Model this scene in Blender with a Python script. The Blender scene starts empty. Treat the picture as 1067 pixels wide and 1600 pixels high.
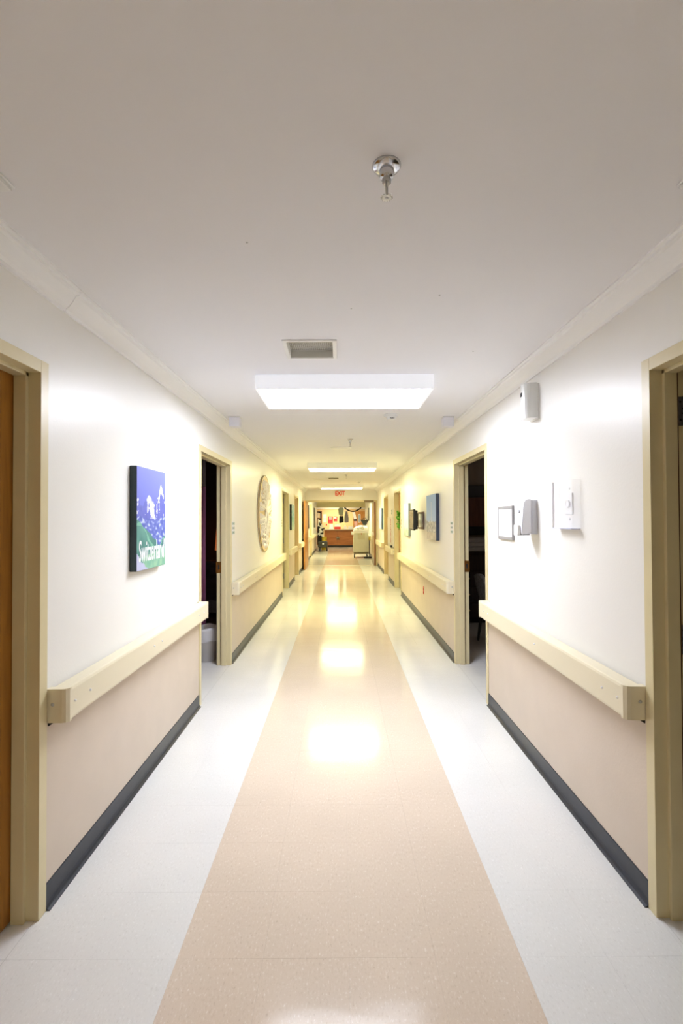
import bpy, bmesh, math, random
from mathutils import Vector, Matrix, noise

random.seed(7)
S = bpy.context.scene
COL = S.collection
PI = math.pi

# ------------------------------------------------------------------ camera
H_EYE = 1.555
cam_d = bpy.data.cameras.new('camera')
cam_d.sensor_fit = 'VERTICAL'
cam_d.sensor_height = 36.0
cam_d.lens = 750.75 / 1600.0 * 36.0
cam_d.clip_start = 0.02
cam_d.clip_end = 200
cam = bpy.data.objects.new('camera', cam_d)
COL.objects.link(cam)
PITCH, YAW, ROLL = 0.0149, 0.0018, 0.0042
cam.matrix_world = (Matrix.Translation((0, 0, H_EYE)) @ Matrix.Rotation(-YAW, 4, 'Z')
                    @ Matrix.Rotation(PI / 2 + PITCH, 4, 'X') @ Matrix.Rotation(-ROLL, 4, 'Z'))
S.camera = cam

# ------------------------------------------------------------------ world, exposure, lamp strengths
w = bpy.data.worlds.new('world')
S.world = w
w.use_nodes = True
w.node_tree.nodes['Background'].inputs[0].default_value = (0.05, 0.05, 0.05, 1)
w.node_tree.nodes['Background'].inputs[1].default_value = 0.0
S.view_settings.view_transform = 'Standard'
S.view_settings.look = 'None'
S.view_settings.gamma = 1.0
S.view_settings.use_curve_mapping = False
S.view_settings.exposure = 1.1
S.cycles.max_bounces = 14
S.cycles.diffuse_bounces = 7
S.cycles.glossy_bounces = 4
S.cycles.transmission_bounces = 6
S.cycles.sample_clamp_indirect = 6.0

COOL = (0.90, 0.945, 1.06)
WARM = (1.0, 0.945, 0.51)
# (centre Y, colour, strength) of the ceiling panels, near to far
LAMPS = [(-1.55, (1.0, 0.87, 0.60), 4.0), (3.555, COOL, 15.8), (8.66, WARM, 17.0), (13.9, WARM, 18.5),
         (20.0, WARM, 25.0), (25.9, (1.0, 0.93, 0.64), 9.0), (27.7, (1.0, 0.93, 0.64), 19.0)]  # last panel is added, unseen, to brighten the reception rear wall

# ------------------------------------------------------------------ materials
MATS = {}


def nt(name):
    m = bpy.data.materials.new(name)
    m.use_nodes = True
    t = m.node_tree
    return m, t, t.nodes['Principled BSDF']


def mat(name, col, rough=0.5, metal=0.0, spec=0.5, var=0.0, vscale=8.0, bump=0.0, bscale=120.0, trans=0.0, coat=0.0, alpha=1.0):
    if name in MATS:
        return MATS[name]
    m, t, b = nt(name)
    L = t.links
    c = tuple(col) + (1,)
    b.inputs['Base Color'].default_value = c
    b.inputs['Roughness'].default_value = rough
    b.inputs['Metallic'].default_value = metal
    b.inputs['Specular IOR Level'].default_value = spec
    b.inputs['Transmission Weight'].default_value = trans
    b.inputs['Coat Weight'].default_value = coat
    b.inputs['Alpha'].default_value = alpha
    if var or bump:
        g = t.nodes.new('ShaderNodeNewGeometry')
    if var:
        n = t.nodes.new('ShaderNodeTexNoise')
        n.inputs['Scale'].default_value = vscale
        n.inputs['Detail'].default_value = 4
        L.new(g.outputs['Position'], n.inputs['Vector'])
        r = t.nodes.new('ShaderNodeValToRGB')
        r.color_ramp.elements[0].position = 0.3
        r.color_ramp.elements[1].position = 0.7
        r.color_ramp.elements[0].color = tuple(max(0, x * (1 - var)) for x in col) + (1,)
        r.color_ramp.elements[1].color = tuple(min(1, x * (1 + var)) for x in col) + (1,)
        L.new(n.outputs['Fac'], r.inputs['Fac'])
        L.new(r.outputs['Color'], b.inputs['Base Color'])
    if bump:
        n2 = t.nodes.new('ShaderNodeTexNoise')
        n2.inputs['Scale'].default_value = bscale
        n2.inputs['Detail'].default_value = 2
        L.new(g.outputs['Position'], n2.inputs['Vector'])
        bp = t.nodes.new('ShaderNodeBump')
        bp.inputs['Strength'].default_value = bump
        bp.inputs['Distance'].default_value = 0.002
        L.new(n2.outputs['Fac'], bp.inputs['Height'])
        L.new(bp.outputs['Normal'], b.inputs['Normal'])
    MATS[name] = m
    return m


def emat(name, col, s):
    m = bpy.data.materials.new(name)
    m.use_nodes = True
    t = m.node_tree
    t.nodes.remove(t.nodes['Principled BSDF'])
    e = t.nodes.new('ShaderNodeEmission')
    e.inputs[0].default_value = tuple(col) + (1,)
    e.inputs[1].default_value = s
    t.links.new(e.outputs[0], t.nodes['Material Output'].inputs[0])
    return m


def tile_mat(name, col, chips, grid=False):
    """polished vinyl composition tile: chips of marbling, wax gloss with slow ripples"""
    m, t, b = nt(name)
    L = t.links
    g = t.nodes.new('ShaderNodeNewGeometry')
    mp = t.nodes.new('ShaderNodeMapping')
    mp.inputs['Scale'].default_value = (60, 26, 60)
    L.new(g.outputs['Position'], mp.inputs['Vector'])
    n = t.nodes.new('ShaderNodeTexNoise')
    n.inputs['Scale'].default_value = 2.2
    n.inputs['Detail'].default_value = 5
    n.inputs['Roughness'].default_value = 0.72
    L.new(mp.outputs[0], n.inputs['Vector'])
    r = t.nodes.new('ShaderNodeValToRGB')
    el = r.color_ramp.elements
    el[0].position, el[0].color = 0.30, tuple(chips[0]) + (1,)
    el[1].position, el[1].color = 0.44, tuple(col) + (1,)
    e2 = el.new(0.57); e2.color = tuple(col) + (1,)
    e3 = el.new(0.66); e3.color = tuple(chips[1]) + (1,)
    L.new(n.outputs['Fac'], r.inputs['Fac'])
    out = r.outputs['Color']
    n4 = t.nodes.new('ShaderNodeTexNoise')
    n4.inputs['Scale'].default_value = 1.7
    n4.inputs['Detail'].default_value = 3
    L.new(g.outputs['Position'], n4.inputs['Vector'])
    mx = t.nodes.new('ShaderNodeMix')
    mx.data_type = 'RGBA'
    mx.blend_type = 'MULTIPLY'
    r4 = t.nodes.new('ShaderNodeValToRGB')
    r4.color_ramp.elements[0].color = (0.93, 0.93, 0.93, 1)
    r4.color_ramp.elements[0].position = 0.3
    r4.color_ramp.elements[1].position = 0.7
    L.new(n4.outputs['Fac'], r4.inputs['Fac'])
    mx.inputs[0].default_value = 1.0
    L.new(out, mx.inputs[6])
    L.new(r4.outputs[0], mx.inputs[7])
    out = mx.outputs[2]
    if grid:
        br = t.nodes.new('ShaderNodeTexBrick')
        br.offset = 0
        br.inputs['Scale'].default_value = 1.0
        br.inputs['Brick Width'].default_value = 0.3048
        br.inputs['Row Height'].default_value = 0.3048
        br.inputs['Mortar Size'].default_value = 0.0012
        br.inputs['Color1'].default_value = (1, 1, 1, 1)
        br.inputs['Color2'].default_value = (0.97, 0.97, 0.97, 1)
        br.inputs['Mortar'].default_value = (0.75, 0.75, 0.75, 1)
        mp2 = t.nodes.new('ShaderNodeMapping')
        mp2.inputs['Location'].default_value = (0.5862, -5.9934, 0)
        L.new(g.outputs['Position'], mp2.inputs['Vector'])
        L.new(mp2.outputs[0], br.inputs['Vector'])
        m2 = t.nodes.new('ShaderNodeMix')
        m2.data_type = 'RGBA'
        m2.blend_type = 'MULTIPLY'
        m2.inputs[0].default_value = 1.0
        L.new(out, m2.inputs[6])
        L.new(br.outputs['Color'], m2.inputs[7])
        out = m2.outputs[2]
    L.new(out, b.inputs['Base Color'])
    b.inputs['Roughness'].default_value = 0.13
    b.inputs['Specular IOR Level'].default_value = 0.22
    # wax ripples, longer across the hall than along it
    mp3 = t.nodes.new('ShaderNodeMapping')
    mp3.inputs['Scale'].default_value = (1.6, 5.0, 1)
    L.new(g.outputs['Position'], mp3.inputs['Vector'])
    n3 = t.nodes.new('ShaderNodeTexNoise')
    n3.inputs['Scale'].default_value = 1.6
    n3.inputs['Detail'].default_value = 3
    L.new(mp3.outputs[0], n3.inputs['Vector'])
    bp = t.nodes.new('ShaderNodeBump')
    bp.inputs['Strength'].default_value = 0.10
    bp.inputs['Distance'].default_value = 0.01
    L.new(n3.outputs['Fac'], bp.inputs['Height'])
    L.new(bp.outputs['Normal'], b.inputs['Normal'])
    MATS[name] = m
    return m


def wood_mat(name, c0, c1, rough=0.35, axis='Z', scale=5.0):
    if name in MATS:
        return MATS[name]
    m, t, b = nt(name)
    L = t.links
    g = t.nodes.new('ShaderNodeNewGeometry')
    mp = t.nodes.new('ShaderNodeMapping')
    sc = {'Z': (6, 6, 0.6), 'X': (0.6, 6, 6), 'Y': (6, 0.6, 6)}[axis]
    mp.inputs['Scale'].default_value = sc
    L.new(g.outputs['Position'], mp.inputs['Vector'])
    n = t.nodes.new('ShaderNodeTexNoise')
    n.inputs['Scale'].default_value = scale
    n.inputs['Detail'].default_value = 6
    n.inputs['Distortion'].default_value = 0.6
    L.new(mp.outputs[0], n.inputs['Vector'])
    r = t.nodes.new('ShaderNodeValToRGB')
    r.color_ramp.elements[0].position = 0.32
    r.color_ramp.elements[1].position = 0.68
    r.color_ramp.elements[0].color = tuple(c0) + (1,)
    r.color_ramp.elements[1].color = tuple(c1) + (1,)
    L.new(n.outputs['Fac'], r.inputs['Fac'])
    L.new(r.outputs[0], b.inputs['Base Color'])
    b.inputs['Roughness'].default_value = rough
    MATS[name] = m
    return m


def attr_mat(name, rough=0.5):
    if name in MATS:
        return MATS[name]
    m, t, b = nt(name)
    a = t.nodes.new('ShaderNodeAttribute')
    a.attribute_name = 'print'
    t.links.new(a.outputs['Color'], b.inputs['Base Color'])
    b.inputs['Roughness'].default_value = rough
    MATS[name] = m
    return m


M_WALL = mat('wall_paint', (0.83, 0.82, 0.79), 0.34, spec=0.42, bump=0.22, bscale=90)
M_WAIN = mat('wainscot_paint', (0.63, 0.535, 0.44), 0.42, spec=0.4, var=0.025, vscale=5, bump=0.25, bscale=90)
M_CEIL = mat('ceiling_paint', (0.80, 0.80, 0.83), 0.75, spec=0.25, bump=0.05, bscale=60)
M_CROWN = mat('crown_paint', (0.85, 0.855, 0.87), 0.4)
M_FRAME = mat('door_frame_paint', (0.675, 0.59, 0.36), 0.33, spec=0.45, var=0.02, vscale=10)
M_RAIL = mat('rail_vinyl', (0.76, 0.69, 0.51), 0.42)
M_BASE = mat('cove_base_rubber', (0.032, 0.036, 0.048), 0.34, spec=0.38, var=0.12, vscale=25)
M_TWHITE = tile_mat('tile_white', (0.76, 0.755, 0.745), ((0.655, 0.645, 0.635), (0.84, 0.84, 0.84)))
M_TBEIGE = tile_mat('tile_beige', (0.69, 0.58, 0.475), ((0.57, 0.46, 0.355), (0.80, 0.725, 0.645)))
M_TWHITE2 = tile_mat('tile_white_run', (0.76, 0.755, 0.745), ((0.68, 0.67, 0.65), (0.82, 0.82, 0.815)), True)
M_TBEIGE2 = tile_mat('tile_beige_run', (0.69, 0.58, 0.475), ((0.62, 0.48, 0.36), (0.82, 0.735, 0.64)), True)
M_JOINT = mat('tile_adhesive', (0.55, 0.52, 0.48), 0.8)
M_CHROME = mat('chrome', (0.62, 0.63, 0.66), 0.16, metal=1.0)
M_STEEL = mat('brushed_steel', (0.5, 0.5, 0.5), 0.38, metal=1.0)
M_BRASS = mat('brass', (0.50, 0.30, 0.10), 0.35, metal=1.0)
M_WHITE = mat('white_plastic', (0.80, 0.81, 0.81), 0.35)
M_WHITEM = mat('white_metal', (0.83, 0.83, 0.83), 0.4)
M_GREYP = mat('grey_plastic', (0.62, 0.63, 0.68), 0.38)
M_PALEGREY = mat('pale_grey_plastic', (0.78, 0.785, 0.83), 0.35)
M_DARK = mat('dark_gap', (0.02, 0.018, 0.016), 0.8)
M_BLACK = mat('black_plastic', (0.018, 0.018, 0.02), 0.35)
M_BLACKF = mat('black_cloth', (0.02, 0.02, 0.022), 0.9)
M_OAK = wood_mat('oak_veneer', (0.26, 0.10, 0.010), (0.40, 0.17, 0.022), 0.3)
M_OAKD = wood_mat('dark_wood', (0.16, 0.055, 0.018), (0.27, 0.10, 0.035), 0.3)
M_OAKL = wood_mat('light_wood', (0.52, 0.27, 0.10), (0.66, 0.38, 0.17), 0.35)
M_TAN = wood_mat('tan_laminate', (0.58, 0.42, 0.25), (0.66, 0.50, 0.31), 0.3)
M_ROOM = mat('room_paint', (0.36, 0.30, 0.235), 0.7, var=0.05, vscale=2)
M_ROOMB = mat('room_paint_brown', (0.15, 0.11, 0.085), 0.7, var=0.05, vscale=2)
M_SHADOW = mat('contact_shadow_brown', (.10, .05, .02), .8)  # dark tone for the contact shadow painted into open door frames
M_PAPER = mat('paper', (0.82, 0.82, 0.79), 0.7)
M_PRINT = attr_mat('printed_canvas', 0.6)


# ------------------------------------------------------------------ mesh helpers
def bm_new():
    return bmesh.new()


def add_box(bm, x0, x1, y0, y1, z0, z1, bev=0.0, seg=1, mi=0):
    t = bmesh.new()
    bmesh.ops.create_cube(t, size=1.0)
    for v in t.verts:
        v.co = Vector((x0 + (v.co.x + .5) * (x1 - x0), y0 + (v.co.y + .5) * (y1 - y0), z0 + (v.co.z + .5) * (z1 - z0)))
    if bev > 0:
        bmesh.ops.bevel(t, geom=list(t.edges), offset=bev, segments=seg, profile=0.6, affect='EDGES')
    merge(bm, t, mi)
    return bm


def merge(bm, t, mi=0, mtx=None):
    vm = {}
    for v in t.verts:
        vm[v] = bm.verts.new(mtx @ v.co if mtx else v.co)
    for f in t.faces:
        try:
            nf = bm.faces.new([vm[v] for v in f.verts])
            nf.material_index = mi if mi is not None else f.material_index
            nf.smooth = f.smooth
        except ValueError:
            pass
    t.free()


def add_prism(bm, prof, axis, a0, a1, mi=0, caps=True):
    """prof: list of 2-D points; axis the extrusion axis. X: (y,z)  Y: (x,z)  Z: (x,y)"""
    def p(u, v, a):
        return {'X': (a, u, v), 'Y': (u, a, v), 'Z': (u, v, a)}[axis]
    A = [bm.verts.new(p(u, v, a0)) for u, v in prof]
    B = [bm.verts.new(p(u, v, a1)) for u, v in prof]
    n = len(prof)
    fs = []
    for i in range(n):
        j = (i + 1) % n
        fs.append(bm.faces.new((A[i], A[j], B[j], B[i])))
    if caps:
        fs.append(bm.faces.new(A[::-1]))
        fs.append(bm.faces.new(B))
    for f in fs:
        f.material_index = mi
    return bm


def add_lathe(bm, prof, c=(0, 0, 0), axis='Z', n=24, mi=0, smooth=True):
    """prof: (radius, height) list along the axis"""
    rings = []
    for r, h in prof:
        ring = []
        if r < 1e-6:
            q = {'Z': (0, 0, h), 'X': (h, 0, 0), 'Y': (0, h, 0)}[axis]
            ring = [bm.verts.new(Vector(c) + Vector(q))]
        else:
            for i in range(n):
                a = 2 * PI * i / n
                u, v = r * math.cos(a), r * math.sin(a)
                q = {'Z': (u, v, h), 'X': (h, u, v), 'Y': (u, h, v)}[axis]
                ring.append(bm.verts.new(Vector(c) + Vector(q)))
        rings.append(ring)
    for a, b in zip(rings, rings[1:]):
        for i in range(n):
            j = (i + 1) % n
            if len(a) == 1 and len(b) == 1:
                continue
            if len(a) == 1:
                f = bm.faces.new((a[0], b[i], b[j]))
            elif len(b) == 1:
                f = bm.faces.new((a[i], b[0], a[j]))
            else:
                f = bm.faces.new((a[i], b[i], b[j], a[j]))
            f.smooth = smooth
            f.material_index = mi
    return bm


def add_tube(bm, pts, rad, n=8, mi=0, closed=False):
    P = [Vector(p) for p in pts]
    R = rad if isinstance(rad, (list, tuple)) else [rad] * len(P)
    rings = []
    m = len(P)
    up = None
    for i, p in enumerate(P):
        if closed:
            d = P[(i + 1) % m] - P[i - 1]
        else:
            d = P[min(i + 1, m - 1)] - P[max(i - 1, 0)]
        d.normalize()
        if up is None:
            up = Vector((0, 0, 1)) if abs(d.z) < .9 else Vector((1, 0, 0))
        s = d.cross(up)
        if s.length < 1e-5:
            s = d.orthogonal()
        s.normalize()
        up = s.cross(d).normalized()
        rings.append([bm.verts.new(p + (s * math.cos(2 * PI * k / n) + up * math.sin(2 * PI * k / n)) * R[i]) for k in range(n)])
    prs = list(zip(rings, rings[1:]))
    if closed:
        prs.append((rings[-1], rings[0]))
    for a, b in prs:
        for k in range(n):
            j = (k + 1) % n
            f = bm.faces.new((a[k], a[j], b[j], b[k]))
            f.smooth = True
            f.material_index = mi
    if not closed:
        f = bm.faces.new(rings[0][::-1]); f.material_index = mi
        f = bm.faces.new(rings[-1]); f.material_index = mi
    return bm


def add_cyl(bm, c, r, h, axis='Z', n=20, mi=0, bev=0.0):
    b = min(bev, r * .45, abs(h) * .45)
    if b > 0:
        pr = [(0, 0), (r - b, 0), (r, b), (r, h - b), (r - b, h), (0, h)]
    else:
        pr = [(0, 0), (r, 0), (r, h), (0, h)]
    return add_lathe(bm, pr, c, axis, n, mi, smooth=False)


def wloc(o):
    v = Vector((0, 0, 0))
    while o:
        v = v + o.location
        o = o.parent
    return v


def mk(name, bm, mats, parent=None, origin=None):
    """links one mesh object; geometry is given in world metres"""
    bmesh.ops.remove_doubles(bm, verts=bm.verts, dist=1e-6)
    bmesh.ops.recalc_face_normals(bm, faces=bm.faces)
    me = bpy.data.meshes.new(name)
    if not isinstance(mats, (list, tuple)):
        mats = [mats]
    for m in mats:
        me.materials.append(m)
    if origin is None:
        xs = [v.co for v in bm.verts]
        lo = Vector((min(v.x for v in xs), min(v.y for v in xs), min(v.z for v in xs)))
        hi = Vector((max(v.x for v in xs), max(v.y for v in xs), max(v.z for v in xs)))
        origin = Vector(((lo.x + hi.x) / 2, (lo.y + hi.y) / 2, lo.z))
    origin = Vector(origin)
    bmesh.ops.translate(bm, verts=bm.verts, vec=-origin)
    bm.to_mesh(me)
    bm.free()
    o = bpy.data.objects.new(name, me)
    COL.objects.link(o)
    if parent:
        o.parent = parent
        o.location = origin - wloc(parent)
    else:
        o.location = origin
    return o


def tag(o, label=None, cat=None, group=None, kind=None):
    if label:
        o['label'] = label
    if cat:
        o['category'] = cat
    if group:
        o['group'] = group
    if kind:
        o['kind'] = kind
    return o


def thing(name, label, cat, loc, group=None):
    o = bpy.data.objects.new(name, None)
    o.empty_display_size = 0.05
    COL.objects.link(o)
    o.location = loc
    return tag(o, label, cat, group)


def struct(o, label=None):
    return tag(o, label, kind='structure')


def copy_tree(o, parent=None):
    c = o.copy()
    COL.objects.link(c)
    if parent:
        c.parent = parent
    for ch in list(o.children):
        copy_tree(ch, c)
    return c


def box_part(name, m, parent, x0, x1, y0, y1, z0, z1, bev=0.0, seg=1):
    return mk(name, add_box(bm_new(), x0, x1, y0, y1, z0, z1, bev, seg), m, parent)


def text_part(name, body, m, parent, loc, rot, size, sx=1.0, extrude=0.0006, shear=0.0, offset=0.0, align='CENTER'):
    cu = bpy.data.curves.new(name, 'FONT')
    cu.body = body
    cu.size = size
    cu.extrude = extrude
    cu.shear = shear
    cu.offset = offset
    cu.align_x = align
    cu.align_y = 'CENTER'
    cu.materials.append(m)
    tmp = bpy.data.objects.new(name, cu)
    COL.objects.link(tmp)
    bpy.context.view_layer.update()
    me = bpy.data.meshes.new_from_object(tmp)
    bpy.data.objects.remove(tmp)
    bpy.data.curves.remove(cu)
    o = bpy.data.objects.new(name, me)
    COL.objects.link(o)
    o.rotation_euler = rot
    o.scale = (sx, 1, 1)
    o.parent = parent
    o.location = Vector(loc) - wloc(parent)
    return o


ROT_L = (PI / 2, 0, PI / 2)      # writing that faces +X (on the left-hand wall)
ROT_R = (PI / 2, 0, -PI / 2)     # writing that faces -X
ROT_S = (PI / 2, 0, 0)           # writing that faces -Y (towards the camera end)


def print_face(name, parent, p0, u, v, nu, nv, fn, m=None):
    """flat printed face: nu x nv cells, colour fn(s,t) with s along u, t along v (both 0..1)"""
    p0, u, v = Vector(p0), Vector(u), Vector(v)
    base = wloc(parent)
    vs, fs, cs = [], [], []
    for j in range(nv + 1):
        for i in range(nu + 1):
            vs.append(p0 + u * (i / nu) + v * (j / nv) - p0)
    for j in range(nv):
        for i in range(nu):
            a = j * (nu + 1) + i
            fs.append((a, a + 1, a + nu + 2, a + nu + 1))
            cs.append(fn((i + .5) / nu, (j + .5) / nv))
    me = bpy.data.meshes.new(name)
    me.from_pydata([tuple(x) for x in vs], [], fs)
    at = me.color_attributes.new('print', 'FLOAT_COLOR', 'CORNER')
    flat = []
    for c in cs:
        flat += (list(c) + [1.0]) * 4
    at.data.foreach_set('color', flat)
    me.materials.append(m or M_PRINT)
    o = bpy.data.objects.new(name, me)
    COL.objects.link(o)
    o.parent = parent
    o.location = p0 - base
    return o


def mixc(a, b, t):
    t = max(0.0, min(1.0, t))
    return tuple(x + (y - x) * t for x, y in zip(a, b))


def nz(x, y, s=1.0, z=0.0):
    return noise.noise(Vector((x * s, y * s, z)))


# ------------------------------------------------------------------ shell
WL, WR = 1.186, 1.229
CZ = 2.54
Y_BACK, Y_HEAD = -4.6, 16.1
DW, DH = 1.184, 2.188
DOORS_L = [(0.754, 1.938), (4.018, 5.202), (9.72, 10.93), (12.33, 13.50)]
DOORS_R = [(0.754, 1.938), (4.020, 5.204), (9.80, 10.98), (12.43, 13.62)]
TH = 0.135
SPLIT = 0.80
RAILTOP = 0.875


def wall_mesh(bm, xa, xb, y0, y1, doors, top=CZ):
    cuts = [y0]
    for a, b in doors:
        cuts += [a, b]
    cuts.append(y1)
    for i in range(0, len(cuts), 2):
        add_box(bm, xa, xb, cuts[i], cuts[i + 1], 0, SPLIT, mi=1)
        add_box(bm, xa, xb, cuts[i], cuts[i + 1], SPLIT, top, mi=0)
    for a, b in doors:
        add_box(bm, xa, xb, a, b, DH - 0.012, top, mi=0)


bm = bm_new(); wall_mesh(bm, -WL - TH, -WL, Y_BACK, Y_HEAD, DOORS_L)
struct(mk('wall_left', bm, [M_WALL, M_WAIN]), 'cream corridor wall with beige lower band')
bm = bm_new(); wall_mesh(bm, WR, WR + TH, Y_BACK, Y_HEAD, DOORS_R)
struct(mk('wall_right', bm, [M_WALL, M_WAIN]), 'cream corridor wall with beige lower band')
bm = bm_new(); add_box(bm, -WL - TH, WR + TH, Y_BACK - .12, Y_BACK, 0, CZ)
struct(mk('wall_back', bm, M_WALL))
# the stretch past the double doors
WL2, WR2, Y_END = 1.24, 1.26, 24.8
DOOR5 = (19.30, 20.50)
bm = bm_new(); wall_mesh(bm, -WL2 - TH, -WL2, Y_HEAD + .2, Y_END, [DOOR5])
struct(mk('wall_far_left', bm, [M_WALL, M_WAIN]))
bm = bm_new(); wall_mesh(bm, WR2, WR2 + TH, Y_HEAD + .2, Y_END, [])
struct(mk('wall_far_right', bm, [M_WALL, M_WAIN]))
# nurse station room
M_STATION = mat('station_paint', (0.78, 0.58, 0.29), 0.5, var=0.03, vscale=1.5)
Y_NS = 29.0
bm = bm_new()
add_box(bm, -4.6, 5.0, Y_NS, Y_NS + .12, 0, CZ)
struct(mk('wall_station_rear', bm, M_STATION))
bm = bm_new(); add_box(bm, -4.72, -4.6, Y_END, Y_NS + .12, 0, CZ); struct(mk('wall_station_left', bm, M_STATION))
bm = bm_new(); add_box(bm, 5.0, 5.12, Y_END, Y_NS + .12, 0, CZ); struct(mk('wall_station_right', bm, M_STATION))
bm = bm_new()
add_box(bm, -4.6, -WL2, Y_END, Y_END + .14, 0, CZ)
add_box(bm, WR2, 5.0, Y_END, Y_END + .14, 0, CZ)
add_box(bm, -WL2, WR2, Y_END, Y_END + .14, 2.156, CZ)
M_SOFFIT = mat('soffit_paint', (0.66, 0.60, 0.34), 0.5)
struct(mk('wall_station_front', bm, M_SOFFIT), 'olive cream soffit wall over the opening to the reception')
# header over the double doors
bm = bm_new()
add_box(bm, -WL - TH, WR + TH, Y_HEAD, Y_HEAD + .2, 2.19, CZ)
struct(mk('wall_header', bm, M_WALL), 'cream header wall above the open double doors')

# ceiling, with the hole of the exhaust grille
VX0, VX1, VY0, VY1 = -0.298, -0.040, 2.640, 2.905
bm = bm_new()
CT = CZ + .12
add_box(bm, -WL - TH, WR + TH, Y_BACK - .12, VY0, CZ, CT)
add_box(bm, -WL - TH, WR + TH, VY1, Y_HEAD + .2, CZ, CT)
add_box(bm, -WL - TH, VX0, VY0, VY1, CZ, CT)
add_box(bm, VX1, WR + TH, VY0, VY1, CZ, CT)
add_box(bm, -WL2 - TH, WR2 + TH, Y_HEAD + .2, Y_END, CZ, CT)
add_box(bm, -4.72, 5.12, Y_END, Y_NS + .12, CZ, CT)
ceiling = struct(mk('ceiling', bm, M_CEIL, origin=(0, 0, CZ)))
for x, y in ((-.329, 1.695), (.44, 2.101), (.054, 2.233), (.784, 2.814)):
    bm = bm_new(); add_lathe(bm, [(0, -.0025), (.003, -.002), (.0045, 0)], (x, y, CZ), n=10)
    mk('screw_head', bm, M_STEEL, ceiling)

# floor: near tiles one by one, the run beyond in one slab
T = 0.3048
YJ0 = 1.7262 - 2 * T
NROW = 16
YT1 = YJ0 + NROW * T
SL, SR = -0.5862, 0.6330
bm = bm_new()
add_box(bm, -WL, WR, YJ0, YT1, -.06, -.0016, mi=2)                       # bed under the laid tiles
for y0, y1 in ((Y_BACK, YJ0), (YT1, Y_HEAD)):
    add_box(bm, -WL, SL, y0, y1, -.06, 0, mi=0)
    add_box(bm, SL, SR, y0, y1, -.06, 0, mi=1)
    add_box(bm, SR, WR, y0, y1, -.06, 0, mi=0)
add_box(bm, -WL2, SL, Y_HEAD, Y_END, -.06, 0, mi=0)
add_box(bm, SL, SR, Y_HEAD, Y_END, -.06, 0, mi=1)
add_box(bm, SR, WR2, Y_HEAD, Y_END, -.06, 0, mi=0)
add_box(bm, -4.6, 5.0, Y_END, Y_NS, -.06, 0, mi=1)
add_box(bm, -5.0, -WL, Y_BACK, Y_HEAD, -.06, 0, mi=0)                    # rooms on either side
add_box(bm, WR, 5.0, Y_BACK, Y_HEAD, -.06, 0, mi=0)
floor = struct(mk('floor', bm, [M_TWHITE2, M_TBEIGE2, M_JOINT], origin=(0, 0, 0)), 'polished vinyl tile floor, white with a beige runner')
edges = [-WL, SL - T, SL, SL + T, SL + 2 * T, SL + 3 * T, SR, SR + T, WR]
for c in range(8):
    x0, x1 = edges[c], edges[c + 1]
    me = None
    for r in range(NROW):
        y0 = YJ0 + r * T
        cx, cy = (x0 + x1) / 2, y0 + T / 2
        if me is None:
            g = .00012
            b = bm_new()
            add_box(b, x0 + g - cx, x1 - g - cx, -T / 2 + g, T / 2 - g, -.0016, 0, 0.0002)
            bmesh.ops.recalc_face_normals(b, faces=b.faces)
            me = bpy.data.meshes.new('tile')
            b.to_mesh(me); b.free()
            me.materials.append(M_TBEIGE if 2 <= c <= 5 else M_TWHITE)
        o = bpy.data.objects.new('tile', me)
        COL.objects.link(o)
        o.parent = floor
        o.location = (cx, cy, random.uniform(-.00008, .00008))
        o.rotation_euler = (random.gauss(0, .0004), random.gauss(0, .0003), 0)

# threshold strip under the double doors
bm = bm_new()
add_prism(bm, [(16.06, 0), (16.075, .006), (16.145, .006), (16.16, 0)], 'X', -WL + .05, WR - .05)
struct(mk('trim_1', bm, mat('threshold_metal', (.75, .72, .62), .3, metal=.6)), 'pale metal threshold strip across the floor under the double doors')

# crown mouldings, in butted lengths
def crown(side, W, cuts, n0):
    s = -1 if side == 'left' else 1
    prof = [(0, 2.449), (.009, 2.449), (.011, 2.462), (.022, 2.470), (.034, 2.484), (.047, 2.505), (.055, 2.517),
            (.068, 2.521), (.070, 2.530), (.082, 2.533), (.082, CZ), (0, CZ)]
    for k, (a, b) in enumerate(zip(cuts, cuts[1:])):
        bm = bm_new()
        d = .0015 * (k % 2)
        add_prism(bm, [(s * (W - u - (d if u > .005 else 0)), z) for u, z in prof], 'Y', a + .0025, b - .0025)
        struct(mk('trim_%d' % (n0 + k), bm, M_CROWN), 'white crown moulding along the ceiling edge')


crown('left', WL, [Y_BACK, 0.0, 2.05, 5.62, 8.1, 10.6, 13.1, Y_HEAD], 2)
crown('right', WR, [Y_BACK, -.6, 4.62, 6.9, 9.3, 11.8, 14.2, Y_HEAD], 12)

# cove base
def cove(side, W, segs):
    s = -1 if side == 'left' else 1
    prof = [(0, 0), (.022, 0), (.022, .003), (.012, .007), (.006, .016), (.0045, .03), (.0045, .098), (.003, .101), (0, .101)]
    for a, b in segs:
        bm = bm_new()
        add_prism(bm, [(s * (W - u), z) for u, z in prof], 'Y', a, b)
        struct(mk('baseboard_' + side, bm, M_BASE), 'dark grey rubber cove base along the wall foot')


def gaps(doors, y0, y1):
    c = [y0]
    for a, b in doors:
        c += [a, b]
    c.append(y1)
    return [(c[i], c[i + 1]) for i in range(0, len(c), 2)]


cove('left', WL, gaps(DOORS_L, Y_BACK, Y_HEAD))
cove('right', WR, gaps(DOORS_R, Y_BACK, Y_HEAD))
cove('left', WL2, gaps([DOOR5], Y_HEAD + .2, Y_END))
cove('right', WR2, gaps([], Y_HEAD + .2, Y_END))

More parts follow.
